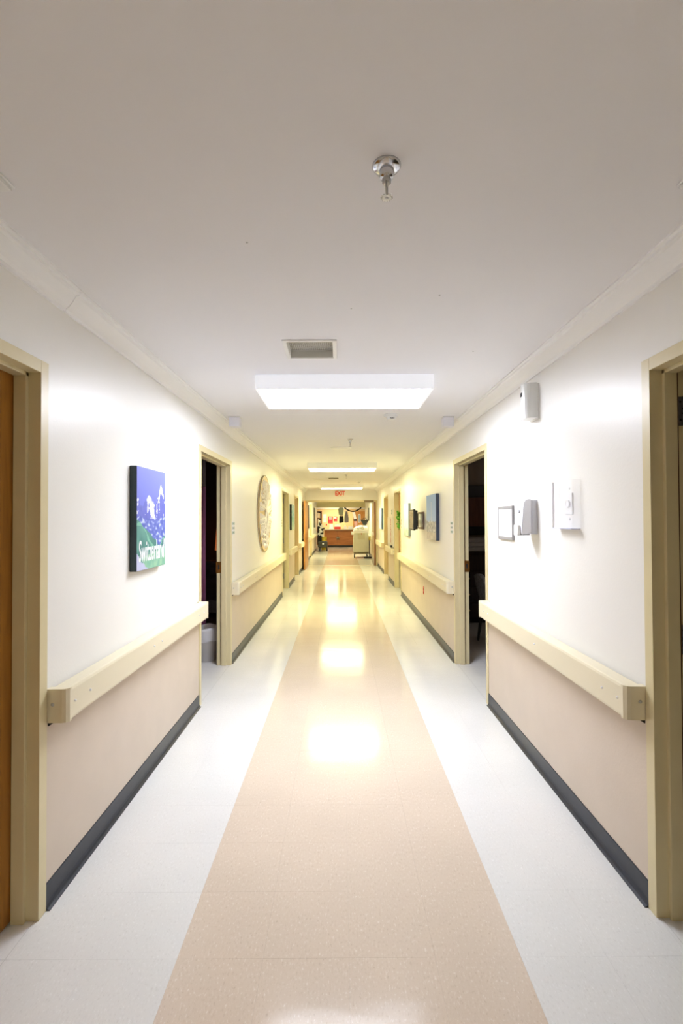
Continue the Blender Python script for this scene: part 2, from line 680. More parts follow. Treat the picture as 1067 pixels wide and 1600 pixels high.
# side rooms seen through the open doors: plain shells
def room(side, xin, xout, y0, y1, tag_, paint):
    s = -1 if side == 'left' else 1
    bm = bm_new()
    a, b = sorted((s * xin, s * xout))
    add_box(bm, a, b, y0 - .1, y0, 0, CZ)
    add_box(bm, a, b, y1, y1 + .1, 0, CZ)
    e0, e1 = sorted((s * xout, s * (xout + .1)))
    add_box(bm, e0, e1, y0 - .1, y1 + .1, 0, CZ)
    struct(mk('wall_' + tag_, bm, paint))
    bm = bm_new(); add_box(bm, min(a, e0), max(b, e1), y0 - .1, y1 + .1, CZ, CT)
    struct(mk('ceiling_' + tag_, bm, paint))


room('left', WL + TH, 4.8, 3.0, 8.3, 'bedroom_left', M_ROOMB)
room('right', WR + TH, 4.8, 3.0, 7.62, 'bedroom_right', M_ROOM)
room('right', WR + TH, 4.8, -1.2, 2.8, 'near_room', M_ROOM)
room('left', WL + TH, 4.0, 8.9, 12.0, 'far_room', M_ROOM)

# ------------------------------------------------------------------ doors
def door(n, side, W, y0, y1, leaf='closed', hinge='near', wood=None, label=None, kick=False):
    """hollow-metal frame as the root; leaf, hinges, strike as children. leaf: closed / open"""
    s = -1 if side == 'left' else 1
    X = lambda d: s * (W + d)               # d metres into the wall
    fz = DH
    bm = bm_new()

    def bx(d0, d1, a, b, z0, z1, bev=.0015):
        x0, x1 = sorted((X(d0), X(d1)))
        add_box(bm, x0, x1, a, b, z0, z1, bev)
    F = .05
    bx(-.008, .142, y0, y0 + F, 0, fz)
    bx(-.008, .142, y1 - F, y1, 0, fz)
    bx(-.008, .142, y0 + F - .001, y1 - F + .001, fz - F, fz)
    bx(.041, .091, y0 + F - .001, y0 + F + .016, 0, fz - F)
    bx(.041, .091, y1 - F - .016, y1 - F + .001, 0, fz - F)
    bx(.041, .091, y0 + F, y1 - F, fz - F - .016, fz - F + .001)
    fr = struct(mk('door_%d' % n, bm, M_FRAME), label)
    wm = wood or M_OAK
    la, lb = y0 + F + .003, y1 - F - .003
    zt = fz - F - .004
    if leaf == 'closed':
        x0, x1 = sorted((X(.093), X(.138)))
        lf = mk('door_leaf', add_box(bm_new(), x0, x1, la, lb, .01, zt, .002), wm, fr)
        hy = lb - .07 if hinge == 'near' else la + .07
        bm = bm_new()
        add_lathe(bm, [(0, -.0), (.03, -.0), (.03, -s * .004 - 0), (0.011, -s * .006), (.011, -s * .04), (0, -s * .04)], (X(.093), hy, .98), 'X', 16)
        d = 1 if hinge == 'near' else -1
        add_tube(bm, [(X(.06), hy, .98), (X(.055), hy - d * .04, .98), (X(.058), hy - d * .11, .978)], .008, 8)
        mk('lever_handle', bm, M_STEEL, lf)
        if kick:
            x0, x1 = sorted((X(.0905), X(.093)))
            mk('kick_plate', add_box(bm_new(), x0, x1, la + .02, lb - .02, .02, .72, .0008), M_STEEL, lf)
    elif leaf == 'open':
        if hinge == 'near':
            a, b = y0 + F - .052, y0 + F - .007
        else:
            a, b = y1 - F + .007, y1 - F + .052
        x0, x1 = sorted((X(.150), X(.150 + 1.07)))
        lf = mk('door_leaf', add_box(bm_new(), x0, x1, a, b, .01, zt, .002), wm, fr)
    hj = y0 + F if hinge == 'near' else y1 - F
    sj = y1 - F if hinge == 'near' else y0 + F
    dn = 1 if hinge == 'near' else -1
    for z in (.22, 1.02, 1.918):
        x0, x1 = sorted((X(.095), X(.142)))
        a, b = sorted((hj - dn * .001, hj + dn * .0022))
        bm = bm_new()
        add_box(bm, x0, x1, a, b, z, z + .115, .0006)
        kx = X(.146)
        add_lathe(bm, [(0, z), (.007, z), (.007, z + .115), (0, z + .115)], (kx, hj + dn * .006, 0), 'Z', 10)
        hg = mk('hinge', bm, M_STEEL, fr)
        bm = bm_new()
        for hz in (.022, .048, .068, .094):
            add_cyl(bm, (X(.112 + (.012 if hz in (.048, .068) else 0)), hj + dn * .0016, z + hz), .0042, dn * .0012, 'Y', 10)
        mk('hinge_screws', bm, M_DARK, hg)
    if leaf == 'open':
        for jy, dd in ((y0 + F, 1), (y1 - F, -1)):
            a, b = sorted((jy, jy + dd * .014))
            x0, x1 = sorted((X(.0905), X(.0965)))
            mk('contact_shadow', add_box(bm_new(), x0, x1, a, b, .02, fz - F - .01, .001), M_SHADOW, fr)  # dark strip standing in for the contact shadow beside the stop
    # strike with its lip on the other jamb
    a, b = sorted((sj + dn * .001, sj - dn * .0022))
    bm = bm_new()
    x0, x1 = sorted((X(.098), X(.150)))
    add_box(bm, x0, x1, a, b, .985, 1.105, .0006)
    sp = mk('strike_plate', bm, M_BRASS, fr)
    bm = bm_new()
    x0, x1 = sorted((X(.112), X(.130)))
    a, b = sorted((sj - dn * .0018, sj - dn * .0028))
    add_box(bm, x0, x1, a, b, 1.02, 1.07, .0003)
    mk('latch_hole', bm, M_DARK, sp)
    return fr


M_OAKA = wood_mat('amber_wood', (0.46, 0.26, 0.06), (0.60, 0.36, 0.10), 0.35)
door(1, 'left', WL, *DOORS_L[0], leaf='closed', hinge='far', label='cream metal door frame with closed orange oak door, nearest the camera')
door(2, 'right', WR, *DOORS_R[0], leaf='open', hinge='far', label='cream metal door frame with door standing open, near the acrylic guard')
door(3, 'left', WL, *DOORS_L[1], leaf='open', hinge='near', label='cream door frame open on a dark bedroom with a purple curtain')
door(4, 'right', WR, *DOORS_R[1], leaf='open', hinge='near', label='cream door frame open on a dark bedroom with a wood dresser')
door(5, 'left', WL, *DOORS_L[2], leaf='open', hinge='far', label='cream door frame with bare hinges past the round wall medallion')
door(6, 'right', WR, *DOORS_R[2], leaf='closed', hinge='far', wood=M_OAKL, kick=True, label='cream door frame with light wood door carrying a green wreath')
door(7, 'left', WL, *DOORS_L[3], leaf='closed', hinge='far', label='narrow looking cream door frame past the teal picture')
door(8, 'right', WR, *DOORS_R[3], leaf='closed', hinge='far', wood=M_OAKA, label='cream door frame with amber wood door past the notice board')
door(9, 'left', WL2, *DOOR5, leaf='closed', hinge='far', wood=M_OAKA, label='cream door frame beyond the double doors')

# double-egress fire doors: each leaf swings the other way
bm = bm_new()
yh = Y_HEAD
add_box(bm, -WL - TH, -WL + .045, yh - .01, yh + .21, 0, 2.19, .002)
add_box(bm, WR - .05, WR + TH, yh - .01, yh + .21, 0, 2.19, .002)
add_box(bm, -WL + .045, WR - .05, yh - .01, yh + .21, 2.138, 2.19, .002)
fd = struct(mk('door_10', bm, M_FRAME), 'cream frame of the open double fire doors at the hall end')
bm = bm_new()
add_box(bm, -1.135, -1.090, 14.70, 16.05, .012, 2.125, .002)
lf = mk('door_leaf', bm, wood_mat('fire_door_wood', (.42, .17, .035), (.55, .25, .06), .3), fd)
bm = bm_new()
add_tube(bm, [(-1.135, 14.80, 1.12), (-1.165, 14.80, 1.12), (-1.175, 14.80, 1.10), (-1.175, 14.80, 0.98), (-1.165, 14.80, .96), (-1.135, 14.80, .96)], .009, 8)
mk('pull_handle', bm, M_CHROME, lf)
bm = bm_new()
add_box(bm, 1.120, 1.165, 16.07, 17.22, .012, 2.125, .002)
lf = mk('door_leaf', bm, M_TAN, fd)
bm = bm_new(); add_box(bm, 1.119, 1.166, 16.05, 16.07, .012, 2.125, .001); mk('edge_strip', bm, M_OAKD, lf)
bm = bm_new(); add_box(bm, 1.075, 1.120, 16.3, 17.1, 1.0, 1.09, .006); mk('push_bar', bm, M_PALEGREY, lf)
bm = bm_new(); add_box(bm, 1.1155, 1.1205, 16.11, 17.18, .03, .25, .001); mk('kick_plate', bm, M_STEEL, lf)
bm = bm_new(); add_box(bm, .787, 1.107, 16.02, 16.088, 2.115, 2.185, .006)
cl = mk('door_closer', bm, mat('closer_bronze', (.20, .15, .09), .4, metal=.5), fd)
bm = bm_new(); add_tube(bm, [(.86, 16.05, 2.12), (1.0, 16.02, 2.10), (1.12, 16.3, 2.10)], .010, 6); mk('closer_arm', bm, M_STEEL, cl)

# ------------------------------------------------------------------ handrails
def handrail(side, W, y0, y1, label, pegs=None, step=.9):
    s = -1 if side == 'left' else 1
    D, zb, zt = .085, .742, RAILTOP
    X = lambda d: s * (W - d)
    root = thing('handrail', label, 'handrail', (s * W, (y0 + y1) / 2, zb), 'crash rails between the doors')
    # body: flat face with rounded lips, hollow look underneath by a set-back rear
    prof = [(.012, zb + .012), (.03, zb), (D - .012, zb), (D - .003, zb + .004), (D, zb + .014), (D, zt - .012),
            (D - .004, zt - .003), (D - .012, zt), (.016, zt), (.012, zt - .008)]
    bm = bm_new()
    add_prism(bm, [(X(u), z) for u, z in prof], 'Y', y0 + .03, y1 - .03)
    mk('rail_body', bm, M_RAIL, root)
    for e, a, b in ((y0, y0, y0 + .031), (y1, y1 - .031, y1)):
        near = e == y0
        out, inn = (a, b) if near else (b, a)
        k = .010 if near else -.010
        # returned end: rounded in plan
        plan = [(X(0), inn), (X(0), out), (X(D - .022), out), (X(D - .008), out + k * .4), (X(D + .001), out + k * 1.8), (X(D + .001), inn)]
        bm = bm_new()
        add_prism(bm, plan, 'Z', zb - .001, zt + .001)
        cap = mk('end_cap', bm, M_RAIL, root)
        bm = bm_new()
        d = -1 if near else 1
        add_lathe(bm, [(0, d * .0045), (.004, d * .004), (.007, d * .0015), (.0075, 0)], (X(.026), out, .815), 'Y', 12)
        mk('screw', bm, M_STEEL, cap)
    if pegs is None:
        pegs = []
        y = y0 + .1
        while y < y1 - .05:
            pegs += [y, y + .12]
            y += step
    for y in pegs:
        bm = bm_new()
        add_lathe(bm, [(0, -s * .006), (.0045, -s * .005), (.0055, 0)], (X(D), y, .812), 'X', 10)
        mk('peg', bm, M_CROWN, root)
    # wall bracket pieces under the rail
    n = max(2, int((y1 - y0) / 1.0) + 1)
    for i in range(n):
        y = y0 + .012 + (y1 - y0 - .064) * i / (n - 1)
        bm = bm_new()
        add_prism(bm, [(X(0), zb - .018), (X(.004), zb - .018), (X(.03), zb), (X(.03), zb + .02), (X(0), zb + .02)], 'Y', y, y + .04)
        mk('bracket', bm, M_DARK, root)
    return root


handrail('left', WL, 1.943, 4.012, 'cream crash rail on the wall under the mountain poster', [1.998, 2.12, 2.844, 2.966, 3.75, 3.87])
handrail('right', WR, 1.943, 4.012, 'cream crash rail on the wall under the sanitizer dispenser', [1.999, 2.116, 2.854, 3.75, 3.87])
handrail('left', WL, 5.208, 9.712, 'long cream crash rail under the round carved medallion')
handrail('right', WR, 5.210, 9.78, 'long cream crash rail under the wall monitor')
handrail('left', WL, 10.936, 12.32, 'short cream crash rail under the teal beach picture')
handrail('right', WR, 10.986, 12.42, 'short cream crash rail under the white notice board')
handrail('left', WL, 13.506, 14.60, 'short cream crash rail just before the orange fire door leaf')
handrail('right', WR, 13.626, 15.85, 'cream crash rail under the pale blue picture near the double doors')
handrail('left', WL2, 16.45, 19.29, 'cream crash rail just past the orange fire door leaf')
handrail('right', WR2, 17.6, 24.6, 'cream crash rail behind the linen cart')
handrail('left', WL2, 20.51, 24.6, 'cream crash rail farthest down the hall beside the chair')

# ------------------------------------------------------------------ ceiling fittings
def frosted(i, colr, glow):
    m, t, b = nt('frosted_acrylic_%d' % i)
    b.inputs['Base Color'].default_value = (.82, .82, .82, 1)
    b.inputs['Roughness'].default_value = .4
    b.inputs['Emission Color'].default_value = tuple(colr) + (1,)
    b.inputs['Emission Strength'].default_value = glow
    return m


# frosted wrap-around sides glow faintly from the tubes inside
M_SIDE = [frosted(i, c, .2 if i == 1 else .06) for i, (y, c, s_) in enumerate(LAMPS)]


def ceiling_light(i, y, colr, strength, label, xc=.031):
    W_, D_, Hh = 1.215, .612, .10
    root = thing('ceiling_light', label, 'ceiling light', (xc, y, CZ - Hh), 'surface mounted ceiling panels')
    x0, x1, y0, y1 = xc - W_ / 2, xc + W_ / 2, y - D_ / 2, y + D_ / 2
    bm = bm_new()
    zb = CZ - Hh
    t = .018
    add_box(bm, x0, x1, y0, y0 + t, zb, CZ, .002)
    add_box(bm, x0, x1, y1 - t, y1, zb, CZ, .002)
    add_box(bm, x0, x0 + t, y0 + t, y1 - t, zb, CZ, .002)
    add_box(bm, x1 - t, x1, y0 + t, y1 - t, zb, CZ, .002)
    add_box(bm, x0 + t, x1 - t, y0 + t, y1 - t, CZ - .02, CZ - .0)
    mk('housing', bm, M_SIDE[i], root)
    bm = bm_new()
    add_box(bm, x0 + t, x1 - t, y0 + t, y1 - t, zb + .004, zb + .012)
    mk('diffuser', bm, emat('lamp_%d' % i, colr, strength), root)
    return root


LBL = ['dim ceiling panel behind the camera', 'bright cool white ceiling panel nearest, beside the exhaust grille',
       'second warm ceiling panel, beyond the round ceiling plate', 'third warm ceiling panel, just before the exit sign',
       'ceiling panel beyond the double doors, hidden behind the header', 'ceiling panel in front of the reception desk', 'added unseen ceiling panel brightening the reception rear wall']
for i, (y, c, s) in enumerate(LAMPS):
    ceiling_light(i, y, c, s, LBL[i], .031 if i < 5 else -.3)


def sprinkler(x, y, label):
    root = thing('sprinkler_head', label, 'sprinkler', (x, y, CZ), 'pendent sprinkler heads')
    bm = bm_new()
    add_lathe(bm, [(.014, -.014), (.022, -.013), (.036, -.0085), (.040, -.003), (.040, 0), (0, 0)], (x, y, CZ), n=32)
    add_lathe(bm, [(.0205, -.013), (.0195, -.028), (.018, -.036), (.0, -.036)], (x, y, CZ), n=24)
    mk('escutcheon', bm, M_CHROME, root)
    bm = bm_new()
    add_lathe(bm, [(.0, -.035), (.0125, -.035), (.0125, -.050), (.009, -.053), (0, -.053)], (x, y, CZ), n=6, smooth=False)
    mk('body', bm, M_STEEL, root)
    for sgn in (-1, 1):
        bm = bm_new()
        add_tube(bm, [(x + sgn * .002, y + sgn * .010, CZ - .050), (x + sgn * .0025, y + sgn * .0135, CZ - .062), (x + sgn * .002, y + sgn * .011, CZ - .076), (x, y + sgn * .003, CZ - .088)], .0032, 6)
        mk('frame_arm', bm, M_STEEL, root)
    bm = bm_new(); add_lathe(bm, [(0, -.084), (.0022, -.084), (.0022, -.053), (0, -.053)], (x, y, CZ), n=8)
    mk('glass_bulb', bm, mat('bulb_red', (.45, .03, .02), .1), root)
    bm = bm_new()
    add_lathe(bm, [(0, -.093), (.0045, -.093), (.006, -.088), (0, -.086)], (x, y, CZ), n=10)
    # toothed deflector
    n = 14
    vs_t, vs_b = [], []
    for k in range(n * 4):
        a = 2 * PI * k / (n * 4)
        r = .0175 if (k % 4) in (0, 1) else .0125
        vs_t.append(bm.verts.new((x + r * math.cos(a), y + r * math.sin(a), CZ - .0895)))
        vs_b.append(bm.verts.new((x + r * math.cos(a), y + r * math.sin(a), CZ - .091)))
    bm.faces.new(vs_t); bm.faces.new(vs_b[::-1])
    m_ = n * 4
    for k in range(m_):
        bm.faces.new((vs_t[k], vs_b[k], vs_b[(k + 1) % m_], vs_t[(k + 1) % m_]))
    df = mk('deflector', bm, M_STEEL, root)
    return root


sprinkler(.132, 1.325, 'chrome sprinkler head hanging alone on the ceiling ahead of the exhaust grille')
sprinkler(.121, 5.90, 'small sprinkler head beside the round ceiling plate')
sprinkler(.128, 10.53, 'tiny sprinkler head beside the far ceiling vent')


def detector(x, y, r, label):
    root = thing('smoke_detector', label, 'smoke detector', (x, y, CZ), 'smoke detectors')
    bm = bm_new()
    add_lathe(bm, [(0, -.012), (r * .92, -.012), (r, -.004), (r, 0), (0, 0)], (x, y, CZ), n=32); mk('base', bm, M_WHITE, root)
    bm = bm_new()
    add_lathe(bm, [(0, -.048), (r * .42, -.048), (r * .55, -.043), (r * .66, -.02), (r * .9, -.0121), (0, -.0121)], (x, y, CZ), n=32)
    mk('dome', bm, M_WHITE, root)
    bm = bm_new()
    for k in range(-1, 3):
        add_box(bm, x + k * .011 - .004, x + k * .011 + .004, y - r * .585, y - r * .5, CZ - .041, CZ - .034)
    mk('sensor_slot', bm, M_BLACK, root)


detector(.481, 4.53, .072, 'white round smoke detector just behind the nearest light panel')
detector(.484, 12.5, .06, 'small smoke detector just before the third light panel')
for (x, y, r, l) in ((.002, 6.64, .150, 'white round ceiling cover plate beside the second sprinkler'), (-.55, 11.9, .13, 'white round ceiling cover plate beside the far vent')):
    bm = bm_new(); add_lathe(bm, [(0, -.022), (r * .5, -.020), (r * .8, -.013), (r, -.003), (r, 0), (0, 0)], (x, y, CZ), n=40)
    tag(mk('ceiling_plate', bm, M_WHITE), l, 'cover plate')


def vent(x0, x1, y0, y1, deep, label):
    root = thing('ceiling_vent', label, 'vent', ((x0 + x1) / 2, (y0 + y1) / 2, CZ), 'ceiling exhaust grilles')
    f = .022
    bm = bm_new()
    for a, b, c, d in ((x0 - f, x1 + f, y0 - f, y0), (x0 - f, x1 + f, y1, y1 + f), (x0 - f, x0, y0, y1), (x1, x1 + f, y0, y1)):
        add_box(bm, a, b, c, d, CZ - .007, CZ, .0015)
    mk('flange', bm, M_WHITE, root)
    if deep:
        g = mat('grille_grey', (.72, .72, .68), .5, metal=.2)
        bm = bm_new()
        add_box(bm, x0, x1, y1 - .003, y1, CZ - .002, CZ + .05); add_box(bm, x0, x1, y0, y0 + .003, CZ - .002, CZ + .05)
        add_box(bm, x0, x0 + .003, y0 + .003, y1 - .003, CZ - .002, CZ + .05); add_box(bm, x1 - .003, x1, y0 + .003, y1 - .003, CZ - .002, CZ + .05)
        mk('collar', bm, g, root)
        bm = bm_new(); add_box(bm, x0 + .003, x1 - .003, y0 + .003, y1 - .003, CZ + .044, CZ + .05)
        mk('filter', bm, mat('filter_mesh', (.46, .45, .40), .9, var=.45, vscale=220), root)
        bm = bm_new()
        nxt = 22
        for k in range(nxt):
            x = x0 + .003 + (x1 - x0 - .006) * (k + .5) / nxt
            add_box(bm, x - .001, x + .001, y0 + .003, y1 - .003, CZ + .034, CZ + .0375)
        for k in range(6):
            y = y0 + .02 + (y1 - y0 - .04) * k / 5
            add_box(bm, x0 + .003, x1 - .003, y - .0012, y + .0012, CZ + .031, CZ + .0345)
        tag(mk('wire_grid', bm, g, root), kind='stuff')
    else:
        g = mat('far_vent_brown', (.20, .17, .12), .6)
        bm = bm_new(); add_box(bm, x0, x1, y0, y1, CZ - .003, CZ); mk('backing', bm, g, root)
        for k in range(6):
            y = y0 + (y1 - y0) * (k + .5) / 6
            bm = bm_new(); add_prism(bm, [(y - .015, CZ - .003), (y + .015, CZ - .012), (y + .015, CZ - .010), (y - .015, CZ - .001)], 'X', x0, x1)
            mk('slat', bm, g, root)


vent(VX0, VX1, VY0, VY1, True, 'white framed exhaust grille in front of the nearest light panel')
vent(-.285, -.05, 11.35, 11.65, False, 'brown slatted ceiling vent beyond the second light panel')

DOME = mat('call_light_grey', (.78, .79, .87), .4)
for (x0, y0, l) in ((-1.062, 4.56, 'pale grey square call light on the ceiling above the curtained bedroom door'),
                    (.991, 4.60, 'pale grey square call light on the ceiling above the dresser bedroom door'),
                    (-1.062, 1.30, 'pale square call light on the ceiling above the closed oak door'),
                    (1.0, 1.30, 'pale square call light on the ceiling above the nearest open door')):
    root = thing('call_light', l, 'call light', (x0 + .05, y0 + .05, CZ), 'nurse call lights over the doors')
    m = DOME if y0 > 2 else M_WHITE
    hgt = .10 if y0 > 2 else .02
    box_part('back_plate', M_WHITE, root, x0 - .004, x0 + .106, y0 - .004, y0 + .106, CZ - .008, CZ, .002)
    box_part('lens', m, root, x0, x0 + .102, y0, y0 + .102, CZ - hgt, CZ - .0075, .008, 2)

# ------------------------------------------------------------------ wall pictures
def canvas(side, W, y0, y1, z0, z1, d, sidecol, fn, nu, nv, name, label, cat='picture', frame=None):
    s = -1 if side == 'left' else 1
    root = thing(name, label, cat, (s * W, (y0 + y1) / 2, z0), 'pictures hung along the hall')
    xa, xb = s * W, s * (W - d)
    x0, x1 = sorted((xa, xb))
    bm = bm_new(); add_box(bm, x0, x1, y0, y1, z0, z1, .003)
    mk('canvas_wrap', bm, mat('canvas_side_%s' % '_'.join('%d' % (c * 255) for c in sidecol), sidecol, .6), root)
    xf = xb - s * .0008
    # the picture reads left to right for someone facing it
    if s < 0:
        p0, u = (xf, y0 + .002, z0 + .002), (0, y1 - y0 - .004, 0)
    else:
        p0, u = (xf, y1 - .002, z0 + .002), (0, -(y1 - y0 - .004), 0)
    print_face('printed_face', root, p0, u, (0, 0, z1 - z0 - .004), nu, nv, fn)
    return root


def swiss(s, t):
    n1 = nz(s, t, 9) * .5 + nz(s, t, 21) * .3
    c = mixc((.13, .15, .55), (.21, .24, .66), (t - .55) / .45)
    ridge = .58 + .27 * math.exp(-((s - .84) / .15) ** 2) + .15 * math.exp(-((s - .40) / .18) ** 2) + .10 * math.exp(-((s - .03) / .1) ** 2) + .03 * nz(s, 0, 14)
    if t < ridge:
        rock = mixc((.085, .10, .42), (.14, .16, .52), .5 + n1)
        f = nz(s * 1.25, t * .7, 15, 3.1) + .6 * nz(s * 1.3, t, 34, 1.2)
        xm = .36 + .16 * (.76 - t) / .24
        blot = math.exp(-((s - xm) / (.10 + .10 * max(0, .70 - t))) ** 2) * (1 if .50 < t < .77 else .0)
        cap = math.exp(-((s - .84) / .12) ** 2) * math.exp(-((t - ridge + .045) / .05) ** 2)
        arm = math.exp(-((s - (.62 + 1.1 * (t - .70))) / .06) ** 2) * (1 if .62 < t < .80 else 0)
        side = math.exp(-((s - .70) / .05) ** 2) * math.exp(-((t - .60) / .07) ** 2)
        edge = math.exp(-((s - .03) / .06) ** 2) * math.exp(-((t - .70) / .05) ** 2) + .8 * math.exp(-((s - .03) / .05) ** 2) * math.exp(-((t - .56) / .03) ** 2)
        w_ = 1.05 * blot + 1.25 * cap + .85 * arm + .8 * side + .9 * edge
        c = (.80, .82, .92) if f * .8 + w_ > .62 else rock
    if t < .50 + .05 * nz(s, 1.0, 5):
        k = nz(s * 1.0, t * 2.6, 12, 5.0)
        c = mixc(mixc((.07, .10, .40), (.15, .19, .52), .5 + 1.2 * k), (.45, .52, .74), (k - .12) * 4)
    hill = .50 - .36 * s + .03 * nz(s, t, 7) + .15 * math.exp(-((s - .97) / .14) ** 2)
    if t < hill:
        c = mixc((.05, .19, .17), (.11, .29, .24), .5 + 1.2 * nz(s, t, 6, 2.0))
        if abs(t - (hill - .05 + .04 * math.sin(9 * s))) < .014 + .02 * nz(s, t, 9):
            c = (.17, .42, .30)
    if t < .10 + .10 * s and s > .2:
        c = mixc((.15, .38, .28), (.28, .50, .32), .5 + 1.3 * nz(s, t, 12, 8.0))
    if s + t * 2.2 < .34 + .06 * nz(s, t, 10):
        c = (.46, .48, .66)
    return c


sw = canvas('left', WL, 2.700, 3.140, 1.264, 1.862, .040, (.028, .05, .06), swiss, 84, 116, 'poster_canvas',
            'blue and green mountain poster canvas lettered Switzerland')
text_part('lettering', 'Switzerland', mat('poster_white', (.86, .86, .88), .5), sw, (-WL + .0415, 2.921, 1.368), ROT_L, .172, .49, .0004, .12, .0016)


def city(s, t):
    sky = mixc((.40, .52, .78), (.22, .36, .68), (t - .35) / .6)
    c = sky
    w_ = .012 + .10 * max(0, (.75 - t)) ** 2.2 * 2
    if .30 < t < .84 and abs(s - .52) < w_:
        c = (.58, .60, .70)
    if t < .40 + .05 * nz(s, 0, 8):
        c = mixc((.24, .24, .27), (.66, .63, .60), .5 + 1.3 * nz(s, t, 17))
    if t < .16:
        c = mixc((.50, .44, .38), (.66, .60, .53), .5 + nz(s, t, 11))
    return c


canvas('right', WR, 5.98, 6.64, 1.282, 1.872, .042, (.035, .05, .09), city, 36, 44, 'city_canvas', 'canvas picture of a pale tower under blue sky with navy edges')


def pale(s, t):
    c = mixc((.50, .62, .58), (.80, .84, .84), t * 1.1 + .5 * nz(s, t, 4))
    if t < .22 + .1 * nz(s, 0, 5):
        c = mixc((.25, .36, .30), (.55, .62, .55), .5 + nz(s, t, 9))
    return c


canvas('right', WR, 8.42, 9.02, 1.25, 1.832, .042, (.22, .27, .27), pale, 20, 26, 'mist_canvas', 'pale green misty canvas picture next to the wall monitor')


def beach(s, t):
    c = mixc((.55, .72, .60), (.03, .36, .38), t * 1.6)
    if t > .5:
        c = mixc((.10, .42, .50), (.30, .50, .62), t + .6 * nz(s, t, 6))
    return mixc(c, (.75, .82, .80), max(0, nz(s, t, 9)) * .9)


canvas('left', WL, 11.20, 11.90, 1.305, 1.905, .045, (.012, .015, .018), beach, 16, 20, 'beach_canvas', 'teal beach canvas picture with black edges between two doors')


def skyp(s, t):
    return mixc((.55, .70, .80), (.75, .85, .92), t + .5 * nz(s, t, 4))


canvas('right', WR, 13.86, 14.75, 1.257, 1.869, .05, (.06, .11, .17), skyp, 12, 14, 'sky_canvas', 'pale blue canvas picture nearest the double doors')
for (y0, y1, z0, z1, k) in ((18.0, 18.75, 1.20, 2.08, 0), (22.2, 23.2, 1.17, 2.085, 1)):
    canvas('left', WL2, y0, y1, z0, z1, .05, (.03, .025, .022), lambda s, t: mixc((.62, .55, .50), (.78, .72, .66), t + .4 * nz(s, t, 5)), 8, 10,
           'dark_edged_picture', ['tall dark edged picture just beyond the orange fire door', 'tall dark edged picture above the draped chair'][k])

canvas('right', WR2, 21.2, 22.2, 1.48, 2.05, .05, (.03, .025, .022), lambda s, t: mixc((.45, .45, .44), (.66, .64, .60), t + .4 * nz(s, t, 5)), 8, 10,
       'dark_edged_picture', 'dark edged picture on the wall beyond the linen cart')

# round carved medallion
CY, CZM, RM = 7.42, 1.645, .585
xw = -WL
med = thing('carved_medallion', 'large round carved medallion, white leafy tree on tan wood', 'wall art', (xw, CY, CZM - RM))
M_MEDB = wood_mat('medallion_wood', (.60, .44, .22), (.74, .58, .34), .5, 'Z', 3.0)
M_MEDL = mat('medallion_white', (.86, .82, .76), .4, var=.06, vscale=30)
bm = bm_new(); add_lathe(bm, [(0, 0), (RM, 0), (RM, .018), (RM - .004, .022), (0, .022)], (xw, CY, CZM), 'X', 64, smooth=False)
mk('backing_disc', bm, M_MEDB, med)
bm = bm_new(); add_tube(bm, [(xw + .02, CY + RM * math.cos(2 * PI * k / 64), CZM + RM * math.sin(2 * PI * k / 64)) for k in range(64)], .0045, 6, closed=True)
mk('rim', bm, mat('rim_dark', (.16, .13, .10), .5), med)
bm = bm_new()
add_tube(bm, [(xw + .03, CY + .03, CZM - .30), (xw + .042, CY, CZM - .18), (xw + .045, CY + .015, CZM - .05), (xw + .04, CY, CZM + .10)], [.014, .026, .030, .020], 8)
mk('trunk', bm, M_MEDL, med)
leaves = []
R2 = random.Random(3)
for k in range(16):
    a = math.radians(-80 + 360 * k / 16)
    base = (CY + R2.uniform(-.02, .02), CZM - .08 + .2 * (k % 3) / 3)
    tip = (CY + .46 * math.cos(a), CZM + .46 * math.sin(a))
    mid = ((base[0] + tip[0]) / 2 + R2.uniform(-.06, .06), (base[1] + tip[1]) / 2 + R2.uniform(-.02, .06))
    bm = bm_new()
    pts = []
    for q in range(7):
        t = q / 6
        y = (1 - t) ** 2 * base[0] + 2 * t * (1 - t) * mid[0] + t * t * tip[0]
        z = (1 - t) ** 2 * base[1] + 2 * t * (1 - t) * mid[1] + t * t * tip[1]
        pts.append((xw + .03 + .012 * math.sin(PI * t), y, z))
        if q > 1:
            for sg in (-1, 1):
                leaves.append((y, z, math.atan2(tip[1] - base[1], tip[0] - base[0]) + sg * R2.uniform(.5, 1.0), R2.uniform(.075, .12)))
    add_tube(bm, pts, [.020, .018, .016, .014, .012, .009, .005], 6)
    mk('branch', bm, M_MEDL, med)
lm = bm_new()
n = 7
ups, los = [], []
for q in range(n + 1):
    t = q / n
    wv = .26 * math.sin(PI * t ** .8) + .01
    ups.append(lm.verts.new((.0, t, wv)))
    los.append(lm.verts.new((.0, t, -wv)))
mids = [lm.verts.new((.16 * math.sin(PI * q / n) + .02, q / n, 0)) for q in range(n + 1)]
for q in range(n):
    lm.faces.new((ups[q], ups[q + 1], mids[q + 1], mids[q])); lm.faces.new((mids[q], mids[q + 1], los[q + 1], los[q]))
LEAF = bpy.data.meshes.new('leaf'); lm.to_mesh(LEAF); lm.free(); LEAF.materials.append(M_MEDL)
for (y, z, a, L_) in leaves:
    ex = (y - CY) + L_ * math.cos(a); ez = (z - CZM) + L_ * math.sin(a)
    if math.hypot(ex, ez) > RM - .03:
        L_ *= .5
        ex = (y - CY) + L_ * math.cos(a); ez = (z - CZM) + L_ * math.sin(a)
        if math.hypot(ex, ez) > RM - .02:
            continue
    o = bpy.data.objects.new('leaf', LEAF); COL.objects.link(o); o.parent = med
    o.location = Vector((xw + .0225, y, z)) - med.location
    o.rotation_euler = (a, 0, 0)
    o.scale = (L_ * 1.6, L_, L_)

